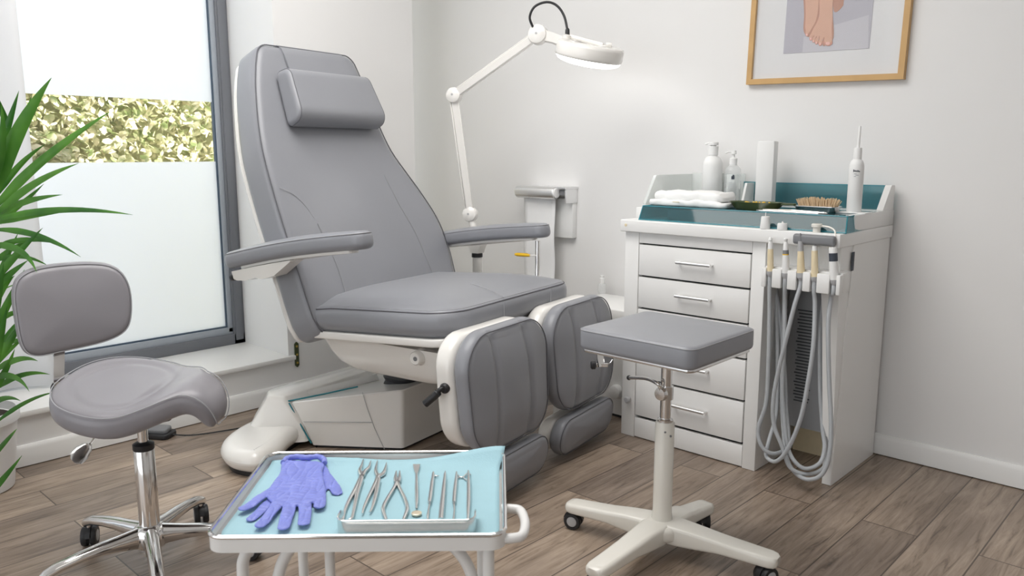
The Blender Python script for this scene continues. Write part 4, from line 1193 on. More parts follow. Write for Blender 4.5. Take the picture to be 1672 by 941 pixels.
# carcass
g = H()
g.box(XA, DX0 - .004, FY, BY, 0, .842, .003)                    # left stile and side
g.box(DX1 + .004, XB, FY, BY, 0, .842, .003)                    # right stile and side
g.box(DX0 - .004, DX1 + .004, FY + .006, BY, .83, .842)
zt = fz(1219, 414); zb = fz(1219, 729)
g.box(DX0 - .003, DX1 + .003, FY + .0015, FY + .02, zt + .003, .841, .002)  # fixed strip over the drawers
g.box(DX0 - .003, DX1 + .003, FY + .0015, FY + .02, .004, zb - .003, .002)  # plinth
g.box(DX0 - .004, DX1 + .004, BY - .01, BY, 0, .835)
body = g.part('carcass', 'white', cab, 30)
g = H(); g.box(DX0 - .004, DX1 + .004, FY + .03, BY - .012, .01, .83); g.part('drawer_bay', 'dark', cab)
for i, (a, b) in enumerate(ys):
    z1, z0 = fz(1219, a) - .001, fz(1219, b) + .001
    g = H(); g.box(DX0, DX1, FY - .001, FY + .022, z0, z1, .0025, 2); d = g.part('drawer', 'white', cab, 30)
    zc_ = (z0 + z1) / 2 + .008; xc = (DX0 + DX1) / 2 + .018
    g = H(); hx = .068
    g.tube([(xc - hx - .004, FY - .024, zc_), (xc + hx + .004, FY - .024, zc_)], .0062, 12)
    for s_ in (-1, 1): g.tube([(xc + s_ * hx, FY - .024, zc_), (xc + s_ * hx, FY, zc_)], .0045, 10)
    g.part('handle', 'alu', d)
k = W(1026, 652, y=FY - .01)
g = H(); g.frm((k.x, FY, k.z), (0, -1, 0)).lathe([(.006, 0), (.006, .010), (.013, .014), (.014, .022), (.010, .027), (.001, .028)], 20); g.part('knob', 'hubg', cab)
# worktop slab with a raised edge
g = H(); g.box(XA - .012, XD + .006, FY - .022, BY, .842, .8885, .004, 3); top = g.part('worktop', 'white', cab)
# right bay: inset upper panel, hose rack, grey back with louvres, cheek
g = H(); g.box(XB + .002, XC - .002, FY + .035, FY + .05, .70, .842, .002); g.part('upper_panel', 'white', cab)
g = H(); g.box(XB + .003, XC - .003, FY + .20, FY + .215, .135, .80); bp_ = g.part('back_panel', 'vent', cab)
g = H()
for k in range(30):
    z = .235 + k * .0118; s_ = .004 * math.sin(k * 1.9)
    g.box(XB + .045 + s_, XB + .100 + s_, FY + .1975, FY + .2005, z, z + .0045)
o = g.part('vent_slots', 'dark', bp_, 0)
g = H(); g.box(XB + .003, XC - .003, FY + .315, FY + .33, 0, .20); g.part('kick_board', 'tan', cab)
g = H()
pf = [(2.690, 0), (3.100, 0), (3.100, .844), (2.748, .844)]
g.rings([[(x, y, z) for y, z in pf] for x in (XC, XD)]); ck = g.part('right_cheek', 'white', cab, 20)
bv = ck.modifiers.new('b', 'BEVEL'); bv.width = .003; bv.segments = 2
g = H()   # slanted trim strip down the front of the cheek
g.rings([[(x, y, z) for x, y in ((xl, FY + .012 + q), (XD - .004, FY + .012 + q), (XD - .004, FY + .12), (xl, FY + .12))] for z, q, xl in ((.002, .060, -1.034), (.60, .016, -1.056), (.842, .004, -1.078))])
g.part('front_post', 'white', cab, 20)
sx = W(1392, 427, x=XD)
g = H(); g.frm((XD, sx.y, sx.z), (1, 0, 0), (0, 1, 0)).prism(rrect(.020, .064, .003, 3), 0, .002); g.part('sticker', 'ink', ck)
# rack with five notches
ZR1, ZR0 = fz(1310, 443, FY - .045), fz(1310, 474, FY - .045)
HX = [fx(q, 445, FY - .045) for q in (1258, 1283, 1308, 1331, 1363)]
g = H()
RX0, RX1 = fx(1246, 455, FY - .045), fx(1373, 465, FY - .045)
g.box(RX0, RX1, FY - .032, FY + .036, ZR0, ZR1 + .004, .003)
edges = [RX0 - .002] + [(a) for a in HX] + [RX1 + .002]
for a, b in zip(edges, edges[1:]):
    a2 = a + (.0105 if a != edges[0] else 0); b2 = b - (.0105 if b != edges[-1] else 0)
    if b2 - a2 > .003: g.box(a2, b2, FY - .058, FY - .028, ZR0 - .002, ZR1, .004)
g.part('hose_rack', 'white', cab, 35)
# tissue roll holder stub on the left flank and its yellow spot
q = W(1015, 372, y=FY + .02)
g = H(); g.frm((XA - .002, FY + .05, q.z), (-1, 0, 0)).lathe([(.016, 0), (.017, .012), (.016, .03), (.012, .034), (.001, .034)], 20); st = g.part('side_cap', 'whitem', cab)
g = H(); g.frm((XA - .022, FY + .05 - .0165, q.z), (0, -1, 0), (1, 0, 0)).prism(rrect(.012, .006, .002, 3), 0, .0012); g.part('mark', 'yellow', st)
g = H(); g.frm((XA + .016, FY - .022, .868), (0, -1, 0)).lathe([(.006, 0), (.006, .001), (.003, .0016)], 14); g.part('screw', 'tan', top)
# teal glass cover: sloped front, flat top, two sides
ZT = fz(1384, 354, FY + .045); Y0, Y1, YK = FY + .012, FY + .045, FY + .35
X0, X1 = fx(1043, 360, Y0), fx(1381, 382, Y0)
X0t, X1t = fx(1050, 336, Y1), fx(1384, 354, Y1)
ZW = .8888; pt = .004
g = H()
def slab(q, n):
    n = Vector(n) * pt; g.rings([[Vector(p) for p in q], [Vector(p) + n for p in q]])
slab([(X0t, Y1, ZT), (X1t, Y1, ZT), (X1t, YK, ZT), (X0t, YK, ZT)], (0, 0, -1)); g.part('cover_top', 'teal', cab, 0)
g = H(); slab([(X0, Y0, ZW), (X1, Y0, ZW), (X1t, Y1, ZT), (X0t, Y1, ZT)], (0, 1, .3)); g.part('cover_front', 'teal', cab, 0)
for a, b in ((X0, X0t), (X1, X1t)):
    g = H(); slab([(a, Y0, ZW), (b, Y1, ZT), (b, YK, ZT), (b, YK, ZW)], (-.6 if a > -1.5 else .6, 0, 0)); g.part('cover_side', 'teal', cab, 0)
g = H()
for a, b in (((X0, Y0, ZW + .002), (X1, Y0, ZW + .002)), ((X0t, Y1, ZT), (X1t, Y1, ZT)), ((X0, Y0, ZW), (X0t, Y1, ZT)), ((X1, Y0, ZW), (X1t, Y1, ZT)), ((X1t, Y1, ZT), (X1t, YK, ZT)), ((X0t, Y1, ZT), (X0t, YK, ZT))):
    g.tube([a, b], .0024, 6)
g.part('cover_edge', 'tealedge', cab)
# tray-shaped dark block, added to darken the inside of the cover
g = H(); g.box(X0 + .075, X1 - .06, Y1 + .05, YK - .04, ZW, ZW + .040, .006); g.part('inner_dark_block', 'greyp', cab)
# rear riser, end fins and teal splashback
ZS = fz(1262, 299, BY - .02)
g = H(); g.box(X0t - .01, XD + .004, YK + .004, BY, .8885, ZT, .003); g.part('rear_riser', 'white', cab)
xs0, xs1 = fx(1215, 296, BY - .02), fx(1436, 303, BY - .02)
g = H(); g.box(xs0, XD - .012, BY - .022, BY - .016, ZT, ZS); g.part('splashback', 'teal', cab, 0)
g = H(); g.box(xs0, XD - .012, BY - .0235, BY - .0145, ZS, ZS + .003); g.part('splashback_edge', 'tealedge', cab)
def fin(x, t, y0, z1, m, nm='end_fin'):
    g = H(); q = rpoly([(y0, ZT), (BY - .002, ZT), (BY - .002, z1), (y0 + .075, z1)], [.004, .002, .008, .016], 5)
    g.rings([[(xx, p.x, p.y) for p in q] for xx in (x, x + t)]); return g.part(nm, m, cab, 30)
fin(XD - .020, .022, FY + .36, ZS + .004, 'white')
g = H(); g.box(XD - .020, XD + .005, FY + .10, BY, .8885, ZT + .002, .003); g.part('end_riser', 'white', cab)
g = H(); g.box(XA - .008, XA + .02, FY + .08, BY, .8885, ZT - .01, .003); g.part('end_riser', 'white', cab)
xm = fx(1055, 290, BY - .1)
fin(XA + .010, .012, FY + .10, ZS + .030, 'milky')
xk = fx(1145, 290, BY - .01)
g = H(); g.box(XA + .022, fx(1216, 300, BY - .02), BY - .020, BY - .014, ZT, ZS + .034); g.part('milky_splashback', 'milky', cab, 0)
g = H(); q = [(2.99, ZT), (BY - .024, ZT), (BY - .024, ZS), (3.02, ZS)]; xx = fx(1212, 310, 3.0); g.rings([[(x, y, z) for y, z in q] for x in (xx, xx + .010)]); g.part('divider', 'white', cab, 20)

# hoses with their handpieces: each hangs in its notch and is a thing
def hp(px, top, bot, kind, path, label):
    i = (1258, 1283, 1308, 1331, 1363).index(px)
    x = HX[i]; yh = FY - .046
    z1 = W(px, top, y=yh).z; z0 = W(px, bot, y=yh).z
    t = thing('handpiece', label, 'handpiece', loc=(x, yh, z0), group='handpieces hanging in the cabinet rack')
    h = z1 - z0
    xt = W(px - (0, 0, 1, 1, 3)[i], top, y=yh).x - x
    def L(prof, m, nm, par=t):
        g = G(); ax_ = Vector((xt, 0, h)); g.frm((0, 0, 0), ax_.normalized()).lathe([(r, z * ax_.length) for r, z in prof], 20); return g.part(nm, m, par)
    if kind == 0:
        b = L([(.0105, 0), (.0110, .1), (.0092, .66)], 'tan', 'grip'); L([(.0090, .66), (.0078, .80), (.0058, .90)], 'whitem', 'nose', t); L([(.004, .90), (.0068, .91), (.0068, .97), (.004, 1)], 'whitem', 'tip', t)
    elif kind == 1:
        b = L([(.0118, 0), (.0120, .15), (.0105, .52)], 'whitem', 'grip'); L([(.0106, .52), (.0104, .55)], 'yellow', 'ring', b); L([(.0102, .55), (.0095, .66)], 'greyp', 'band', b)
        L([(.0092, .66), (.0072, .86), (.0055, .90)], 'whitem', 'nose', t); L([(.0045, .90), (.0065, .92), (.0065, .98), (.003, 1)], 'whitem', 'tip', t)
    elif kind == 2:
        b = L([(.0122, 0), (.0126, .12), (.0098, .56)], 'tan', 'grip'); L([(.0098, .56), (.0080, .80)], 'hubg', 'nose', t); L([(.0050, .80), (.0035, .93), (.0015, 1.0)], 'greyp', 'tip', t); L([(.0132, -.10), (.0132, .02)], 'hubg', 'collar', t)
    elif kind == 3:
        b = L([(.0112, 0), (.0115, .1), (.0100, .82)], 'tan', 'grip'); L([(.0085, .82), (.0070, .96)], 'whitem', 'nose', t); L([(.003, .96), (.002, 1.0)], 'greyp', 'tip', t)
    else:
        b = L([(.0135, 0), (.0138, .3), (.0132, .57)], 'whitem', 'grip'); L([(.0133, .57), (.0133, .82)], 'ink', 'band', b); L([(.0130, .82), (.0125, .97), (.0115, 1.0)], 'whitem', 'nose', t)
    L([(.0085, -.16), (.0125, -.08), (.0130, 0)], 'hubg', 'boot')
    pts = [Vector((0, 0, -.01)), Vector((0, 0, -.045))]
    for a, c, dy in path:
        w = W(1200 + .34 * a, 480 + .34 * c, y=FY + dy - .05 * max(0, 1 - max(0, dy + .01) / .06)); pts.append(w - Vector((x, yh, z0)))
    g = G(); g.tube(cat(pts, 8), .0072, 10); g.part('hose', 'hose', t)
hp(1258, 388, 443, 0, [(166, 100, .0), (162, 300, -.005), (150, 520, -.01), (112, 650, -.015), (130, 735, -.015), (185, 768, .0), (240, 745, .03), (258, 690, .06), (248, 560, .08), (240, 380, .09), (215, 100, .10), (190, -60, .11)], 'slim handpiece with a long yellowed grip, leftmost in the hose rack')
hp(1283, 389, 446, 1, [(240, 60, .01), (238, 250, .01), (228, 450, .01), (240, 640, .0), (265, 770, .0), (330, 838, .0), (405, 815, .02), (430, 740, .04), (420, 640, .06), (408, 430, .08), (412, 150, .10), (440, -60, .12)], 'white handpiece with a dark band and thin yellow ring, second from left in the rack')
hp(1308, 381, 447, 2, [(285, 60, -.01), (245, 220, -.02), (200, 410, -.025), (182, 540, -.025), (190, 640, -.02), (225, 730, -.015), (262, 830, -.01), (330, 865, .0), (400, 855, .03), (440, 800, .05), (440, 640, .07), (425, 400, .09), (430, 100, .11), (450, -60, .12)], 'handpiece with a grey pointed nose and hooked steel tip, middle of the rack')
hp(1331, 400, 452, 3, [(384, 60, .0), (376, 250, -.015), (350, 430, -.03), (318, 590, -.035), (270, 715, -.035), (225, 785, -.03), (185, 806, -.02), (150, 775, .0), (165, 700, .03), (200, 560, .06), (205, 300, .08), (200, 50, .10), (195, -60, .11)], 'short handpiece with a cream grip, second from right in the rack')
hp(1363, 404, 457, 4, [(462, 20, .01), (448, 150, .005), (452, 400, .0), (462, 640, -.005), (450, 790, -.01), (415, 870, -.015), (350, 892, -.015), (290, 860, .0), (250, 790, .03), (232, 650, .05), (225, 450, .07), (232, 150, .09), (240, -60, .11)], 'thick white handpiece with a broad dark band, rightmost in the rack')

# small things along the front edge of the worktop
def on_edge(px, py, y): return W(px, py, y=y)
q = W(1249, 375, y=FY - .006)
t = thing('white_stopper', 'tall tapered white stopper with a thin pin standing on the worktop edge', 'stopper', loc=(q.x, FY - .006, .8887))
G().lathe([(.0165, 0), (.0170, .004), (.0145, .040), (.0135, .043), (.001, .044)], 24).part('body', 'whitem', t)
G().lathe([(.0016, .042), (.0014, .056)], 8).part('pin', 'whitem', t)
q = W(1277, 379, y=FY - .006)
t = thing('white_pot', 'low round white pot on the worktop edge, right of the taller stopper', 'pot', loc=(q.x, FY - .006, .8887))
G().lathe([(.0165, 0), (.0170, .003), (.0165, .020), (.0150, .023), (.001, .024)], 24).part('body', 'whitem', t)
G().lathe([(.004, .022), (.003, .028), (.001, .029)], 10).part('nub', 'whitem', t)
q = W(1330, 392, y=FY - .035); q2 = W(1296, 390, y=FY - .035); q3 = W(1364, 393, y=FY - .035)
t = thing('grey_handle', 'dark grey bar handle clipped on the front of the worktop over the rack', 'handle', loc=(q.x, FY - .0225, q.z))
hl = (q3.x - q2.x) / 2
g = G(); g.frm((-hl, -.014, 0), (1, 0, 0), (0, 0, 1)).prism(rrect(.034, .024, .010, 5), 0, 2 * hl, .006, 3); g.part('bar', 'greyp', t)
g = G(); g.box(-.03, .03, -.004, .0, -.008, .008, .001); g.part('clip', 'hubg', t)
q = W(1333, 385, y=FY - .004)
t = thing('cream_plug', 'small cream plug with a curved wire behind the grey bar handle', 'plug', loc=(q.x, FY - .004, .8887))
G().lathe([(.0125, 0), (.0125, .016), (.018, .018), (.018, .026), (.015, .029), (.001, .03)], 22).part('body', 'cream', t)
g = G(); g.tube(cat([(.014, -.002, .022), (.04, -.002, .020), (.062, -.008, .010), (.070, -.02, -.010), (.066, -.024, -.032), (.05, -.024, -.045)], 8), .0028, 8); g.part('wire', 'cream', t)

# ---------------------------------------------------------------- things standing on the glass cover and riser
TZ2 = ZT + .0004
def base(px, py, **k): return W(px, py, **k)
# folded white pack
a, b = W(1062, 332, z=TZ2), W(1188, 337, z=TZ2)
yc = FY + .17
xa, xb = W(1060, 325, y=yc - .06).x, W(1190, 325, y=yc - .06).x
t = thing('folded_cloth_pack', 'folded white cloth pack lying on the left of the teal cover', 'cloth', loc=((xa + xb) / 2, yc, TZ2), rz=-2)
hw_ = (xb - xa) / 2
po = resample(rrect(2 * hw_, .15, .02, 5), .012)
from mathutils import noise as NZ
def crumple(p):
    q = NZ.noise(Vector((p.x * 26, p.y * 26, p.z * 30))) * .0055 + NZ.noise(Vector((p.x * 9, p.y * 14, 3))) * .007
    return Vector((p.x + q * .5, p.y + q, max(.0005, p.z * (.9 + .25 * (p.x / hw_ < .8)) + q * min(1, p.z / .01))))
g = G(); g.cushion(po, .022, .010, .004, crumple, 8, 4); g.part('lower_fold', 'cloth', t, 80)
po2 = resample(rrect(2 * hw_ * .90, .12, .03, 5, cx=-.008), .012)
g = G(); g.cushion(po2, .030, .013, .003, lambda p: crumple(p) + Vector((0, .004, .021)), 8, 4); g.part('upper_roll', 'cloth', t, 80)
g = G(); g.box(-.055, -.025, -.0765, -.0745, .016, .0185); g.part('tape_mark', 'tan', t)
# white pump bottle
ZR = ZT + .0004
q = W(1162, 308, y=FY + .40); s_ = W(1162, 232, y=FY + .40).z
def px2m(p, y): return (W(1200 + p, 300, y=y) - W(1200, 300, y=y)).length * .93
yb_ = FY + .40
t = thing('pump_bottle', 'large white pump bottle at the back left of the cabinet top', 'bottle', loc=(q.x, yb_, ZR))
Ht = s_ - ZR; r = px2m(16.5, yb_)
G().lathe([(r * .9, 0), (r, .006), (r, Ht * .60), (r * .96, Ht * .66), (r * .75, Ht * .735), (r * .44, Ht * .775), (r * .42, Ht * .79)], 32).part('body', 'whitem', t)
pu = G().lathe([(r * .50, Ht * .785), (r * .51, Ht * .925), (r * .46, Ht * .932)], 24).part('pump_collar', 'whitem', t)
g = G(); g.lathe([(r * .30, Ht * .92), (r * .30, Ht * .945), (r * .50, Ht * .95), (r * .50, Ht * .99), (r * .44, Ht)], 20); g.tube([(0, 0, Ht * .972), (-r * .5, -r * .15, Ht * .978), (-r * .78, -r * .2, Ht * .965)], r * .10, 8); g.part('pump_head', 'whitem', pu)
# clear pump bottle with printed label
y2 = FY + .37
q = W(1195, 318, y=y2); Ht = W(1195, 246, y=y2).z - ZR; r = px2m(13.2, y2)
t = thing('pump_bottle', 'smaller clear pump bottle with a printed label beside the white one', 'bottle', loc=(q.x, y2, ZR))
bd = G().lathe([(r * .9, 0), (r, .005), (r, Ht * .58), (r * .92, Ht * .66), (r * .5, Ht * .735), (r * .42, Ht * .75)], 32).part('body', 'clearp', t)
G().lathe([(r * .87, .004), (r * .95, .008), (r * .95, Ht * .30), (.001, Ht * .30)], 28).part('liquid', 'clearp', bd)
pu = G().lathe([(r * .45, Ht * .72), (r * .47, Ht * .85), (r * .3, Ht * .87)], 24).part('pump_collar', 'whitem', t)
g = G(); g.lathe([(r * .16, Ht * .86), (r * .16, Ht * .93), (r * .34, Ht * .935), (r * .30, Ht)], 18); g.tube([(0, 0, Ht * .97), (-r * .55, -r * .3, Ht * .975), (-r * .85, -r * .45, Ht * .955)], r * .10, 8); g.part('pump_head', 'whitem', pu)
vdir = math.atan2(-y2, -q.x)
def curved(g, r_, a0, a1, z0, z1, n=12):
    g.rings([[(math.cos(a) * rr, math.sin(a) * rr, z) for a in [a0 + (a1 - a0) * k / n for k in range(n + 1)]] + [(math.cos(a) * (rr - .0006), math.sin(a) * (rr - .0006), z) for a in [a1 + (a0 - a1) * k / n for k in range(n + 1)]] for z, rr in ((z0, r_), (z1, r_))])
g = G(); curved(g, r + .0008, vdir - .75, vdir + .75, Ht * .08, Ht * .56); lb = g.part('label', 'milky', bd)
g = G()
for k in range(9):
    w_ = .35 + .18 * abs(math.sin(k * 2.3)); zz = Ht * (.12 + .035 * k); curved(g, r + .0014, vdir - w_, vdir + w_, zz, zz + Ht * .010, 6)
g.part('label_lines', 'inkg', lb)
g = G(); curved(g, r + .0014, vdir - .15, vdir + .22, Ht * .47, Ht * .53, 6); curved(g, r + .0014, vdir - .02, vdir + .18, Ht * .53, Ht * .555, 6); g.part('label_emblem', 'ink', lb)
# tall white box
y3 = FY + .36
xa, xb = W(1228, 300, y=y3 - .04).x, W(1258, 300, y=y3 - .04).x
Ht = W(1242, 231, y=y3 - .03).z - ZR
t = thing('tall_box', 'tall narrow white box standing upright on the cabinet top', 'box', loc=((xa + xb) / 2, y3, ZR), rz=12)
hw_ = (xb - xa) / 2 * .86
G().box(-hw_, hw_, -.032, .032, 0, Ht, .003).part('body', 'whitem', t)
g = G(); g.box(-hw_ + .004, hw_ - .004, -.028, .028, Ht - .0005, Ht + .0012, .0006); g.part('lid_flap', 'paper', t)
# dark green dish with a spout handle
y4 = FY + .14
q = W(1237, 334, y=y4)
xa, xb = W(1190, 322, y=y4).x, W(1300, 322, y=y4).x
t = thing('green_dish', 'dark green oval dish with a short handle, before the tall white box', 'dish', loc=((xa + xb) / 2 - .018, y4, TZ2))
rx = (xb - xa) / 2 * .80
def ov(s_, z): return [(math.cos(a) * rx * s_, math.sin(a) * .052 * s_, z) for a in [2 * math.pi * k / 36 for k in range(36)]]
g = G(); g.rings([ov(.74, 0), ov(.80, .004), ov(1.0, .026), ov(1.03, .029), ov(.98, .029), ov(.93, .024), ov(.76, .008)]); ds = g.part('bowl', 'green', t, 50)
g = G(); g.prism(rpoly([(rx * .9, -.014), (rx * 1.42, -.008), (rx * 1.42, .008), (rx * .9, .014)], .006, 4), .0215, .029, .002, 2); g.part('handle', 'green', ds)
g = G()
for k in range(12):
    a = k * 2.4; rr = .5 * rx * math.sqrt((k + .5) / 12); g.ball((math.cos(a) * rr * 1.1, math.sin(a) * rr * .55, .022), .006, .005, .007, 8, 6)
g.part('yellow_swabs', 'yellow', t)
# nail brush on a steel dish
y5 = FY + .19
xa, xb = W(1300, 332, y=y5).x, W(1372, 332, y=y5).x
t = thing('steel_dish', 'small steel dish holding the wooden nail brush', 'dish', loc=((xa + xb) / 2, y5, TZ2))
rx = (xb - xa) / 2
g = G(); g.rings([[(p.x * s_, p.y * s_, z) for p in rrect(2 * rx, .08, .02, 6)] for s_, z in ((.80, 0), (.86, .002), (.92, .017), (1.0, .019), (1.0, .021), (.88, .019), (.82, .006))]); g.part('dish', 'steel', t, 50)
zb_ = TZ2 + .0065
xa, xb = W(1306, 322, y=y5).x, W(1369, 322, y=y5).x
t = thing('nail_brush', 'small brush with tan bristles lying bristles up on a steel dish', 'brush', loc=((xa + xb) / 2, y5, zb_))
hw_ = (xb - xa) / 2
G().prism(resample(rrect(2 * hw_ * .94, .040, .018, 6), .02), 0, .014, .004).part('back', 'hubg', t)
g = G()
for i in range(30):
    for j in range(7):
        x = -hw_ * .92 + 2 * hw_ * .92 * (i + rnd.random() * .8) / 30; y = -.018 + .036 * (j + rnd.random() * .7) / 7
        lx = x * .16 + rnd.uniform(-.004, .004); ly = y * .35 + rnd.uniform(-.004, .004); hh = (.027 + rnd.uniform(-.005, .005)) * (1 - .45 * abs(x / hw_) ** 4)
        g.tube([(x, y, .012), (x + lx, y + ly, .014 + hh)], [.0021, .0013], 4)
g.part('bristles', 'bristle', t, 0)['kind'] = 'stuff'
# flat steel instrument tray in front of it
y6 = FY + .085
xa, xb = W(1232, 338, y=y6).x, W(1345, 345, y=y6).x
t = thing('flat_steel_tray', 'thin flat steel tray with slim tools lying before the nail brush', 'tray', loc=((xa + xb) / 2 + .01, y6, TZ2), rz=-3)
hw_ = (xb - xa) / 2
g = G(); g.prism(resample(rrect(2 * hw_, .055, .02, 6), .03), 0, .003, .001, 2); g.part('plate', 'steel', t)
g = G(); g.tube([(q.x, q.y, .004) for q in rrect(2 * hw_, .055, .02, 6)], .0018, 6, closed=True); g.part('rim', 'chrome', t)
for k, (yy, m) in enumerate(((-.010, 'cream'), (.006, 'chrome'))):
    g = G(); g.tube([(-hw_ * .8, yy, .0065), (0, yy + .003, .0075), (hw_ * (.5 + .3 * k), yy + .002, .0062)], [.0015, .0034, .0018], 8); g.part('slim_tool', m, t)
# spray bottle with a long thin nozzle, on a small white plate
y7 = FY + .22
q = W(1394, 343, y=y7)
t = thing('white_plate', 'thin white square plate beneath the long-nozzle bottle', 'plate', loc=(q.x, y7, TZ2))
G().prism(resample(rrect(.105, .07, .008, 4), .03), 0, .004, .0015, 2).part('plate', 'whitem', t)
zq = TZ2 + .0042
t = thing('nozzle_bottle', 'slim white bottle with a long thin nozzle and small dark print', 'bottle', loc=(q.x, y7, zq))
Ht = W(1399, 206, y=y7).z - zq; r = px2m(10.3, y7)
bd = G().lathe([(r * .92, 0), (r, .004), (r * 1.0, Ht * .50), (r * .98, Ht * .55), (r * .80, Ht * .595), (r * .56, Ht * .615)], 32).part('body', 'whitem', t)
G().lathe([(r * .56, Ht * .61), (r * .54, Ht * .74), (r * .50, Ht * .75)], 24).part('cap', 'whitem', t)
G().frm((0, 0, Ht * .745), (.02, 0, 1)).lathe([(r * .21, 0), (r * .17, Ht * .245), (r * .12, Ht * .255)], 14).part('nozzle', 'whitem', t)
vdir = math.atan2(-y7, -q.x)
g = G()
for a0, a1, z0, z1 in ((-.42, -.30, .470, .498), (-.28, -.14, .476, .488), (-.12, -.06, .470, .492), (-.03, .10, .474, .486), (.13, .18, .470, .494), (.20, .34, .474, .486), (.34, .46, .470, .480)):
    curved(g, r + .0006, vdir + a0, vdir + a1, Ht * z0, Ht * z1, 4)
g.part('print', 'ink', bd)
g = G()
for a0, a1, z0 in ((-.30, .05, .445), (-.1, .3, .43), (-.28, -.02, .415)): curved(g, r + .0006, vdir + a0, vdir + a1, Ht * z0, Ht * (z0 + .006), 5)
g.part('fine_print', 'inkg', bd)

# ================================================================== white bin beside the cabinet, bottle on it
bx0, bx1, by0, by1 = -2.27, -1.905, 2.77, 3.06
bz = .485
t = thing('pedal_bin', 'white square bin with a flat lid between the treatment chair and the cabinet', 'bin', loc=((bx0 + bx1) / 2, (by0 + by1) / 2, 0))
hx, hy = (bx1 - bx0) / 2, (by1 - by0) / 2
g = G(); g.rings([[(p.x, p.y, z) for p in rrect(2 * hx * s_, 2 * hy * s_, .03, 5)] for s_, z in ((.88, .012), (.90, .02), (.96, bz - .06), (.96, bz - .05))]); bb = g.part('body', 'white', t)
g = G(); g.prism(rrect(2 * hx * .86, 2 * hy * .86, .03, 5), 0, .014); g.part('floor_ring', 'black', bb)
g = G(); g.prism(rrect(2 * hx, 2 * hy, .03, 6), bz - .05, bz, .008, 3); ld = g.part('lid', 'white', t)
g = G(); g.prism(rrect(2 * hx * .98, 2 * hy * .98, .03, 5), bz - .053, bz - .049); g.part('lid_gap', 'tan', ld)
kq = W(1006, 640, y=by0)
g = G(); g.frm((hx * .60, -hy * .92, kq.z), (0, -1, 0)).lathe([(.03, 0), (.032, .01), (.028, .03), (.02, .034), (.001, .034)], 24); g.part('round_knob', 'white', bb)
q = W(983, 479, z=bz)
t = thing('small_pump_bottle', 'small clear bottle with a white cap standing on the white bin lid', 'bottle', loc=(q.x, q.y, bz + .0004))
Ht = (W(983, 450, y=q.y).z - bz); r = .020
G().lathe([(r * .9, 0), (r, .004), (r, Ht * .48), (r * .8, Ht * .56), (r * .55, Ht * .58)], 24).part('body', 'clearp', t)
G().lathe([(r * .62, Ht * .56), (r * .62, Ht * .84), (r * .45, Ht * .86), (r * .5, Ht), (.001, Ht)], 20).part('cap', 'whitem', t)
q = W(1011, 477, z=bz)
t = thing('pen_cap', 'tiny black pen cap lying on the white bin lid', 'cap', loc=(q.x, q.y, bz + .0004), rz=20)
g = G(); g.tube([(-.016, 0, .005), (.010, 0, .005), (.018, 0, .004)], [.005, .005, .003], 10); g.part('cap', 'black', t)
g = G(); g.box(-.012, .008, -.001, .001, .0095, .0115); g.part('clip', 'greyp', t)

# ================================================================== potted plant
pc = W(-38, 800, z=0)
t = thing('potted_plant', 'tall green plant with long blade leaves in a white pot by the window', 'plant', loc=(pc.x, pc.y, 0))
PV = Vector((pc.x, pc.y, 0))
G().lathe([(.108, 0), (.114, .004), (.142, .238), (.150, .242), (.152, .275), (.148, .281), (.140, .279), (.134, .25), (.001, .245)], 44).part('pot', 'pot', t)
G().lathe([(.134, .247), (.12, .252), (.05, .258), (.001, .259)], 32).part('soil', 'soil', t)
stems = [((.0, .0), (.00, .01), 1.02), ((-.05, .03), (-.07, .04), .80), ((.045, -.02), (.05, -.01), .62), ((.0, .06), (.02, .09), .48)]
g = G()
for (x0, y0), (x1_, y1_), h in stems:
    g.tube(cat([(x0, y0, .245), ((x0 + x1_) / 2 + .008, (y0 + y1_) / 2, h * .6), (x1_, y1_, h)], 6), .012, 8)
g.part('stems', 'stem', t)
def blade(g, p0, p1, p2, w, twist=0., n=12, face=None):
    """long strap leaf along a curve with a shallow keel"""
    rows = []
    p0, p1, p2 = Vector(p0), Vector(p1), Vector(p2)
    for i in range(n + 1):
        s = i / n
        c = p0 * (1 - s) ** 2 + p1 * 2 * s * (1 - s) + p2 * s * s
        d = ((p1 - p0) * (1 - s) + (p2 - p1) * s).normalized()
        side = d.cross(face or Vector((0, 0, 1)))
        side = side.normalized() if side.length > .05 else Vector((1, 0, 0))
        side = (Matrix.Rotation(twist, 3, d) @ side)
        up = side.cross(d).normalized()
        ww = w * (min(1, .45 + s * 2.2)) * max(.02, (1 - s ** 2.6))
        rows.append([c - side * ww + up * ww * .25, c - side * ww * .5 + up * ww * .06, c, c + side * ww * .5 + up * ww * .06, c + side * ww + up * ww * .25])
    g.strip(rows)
g = G()
Dp = 2.52
def LP(a, d=0.): return W(a[0], a[1], dep=Dp + d) - PV
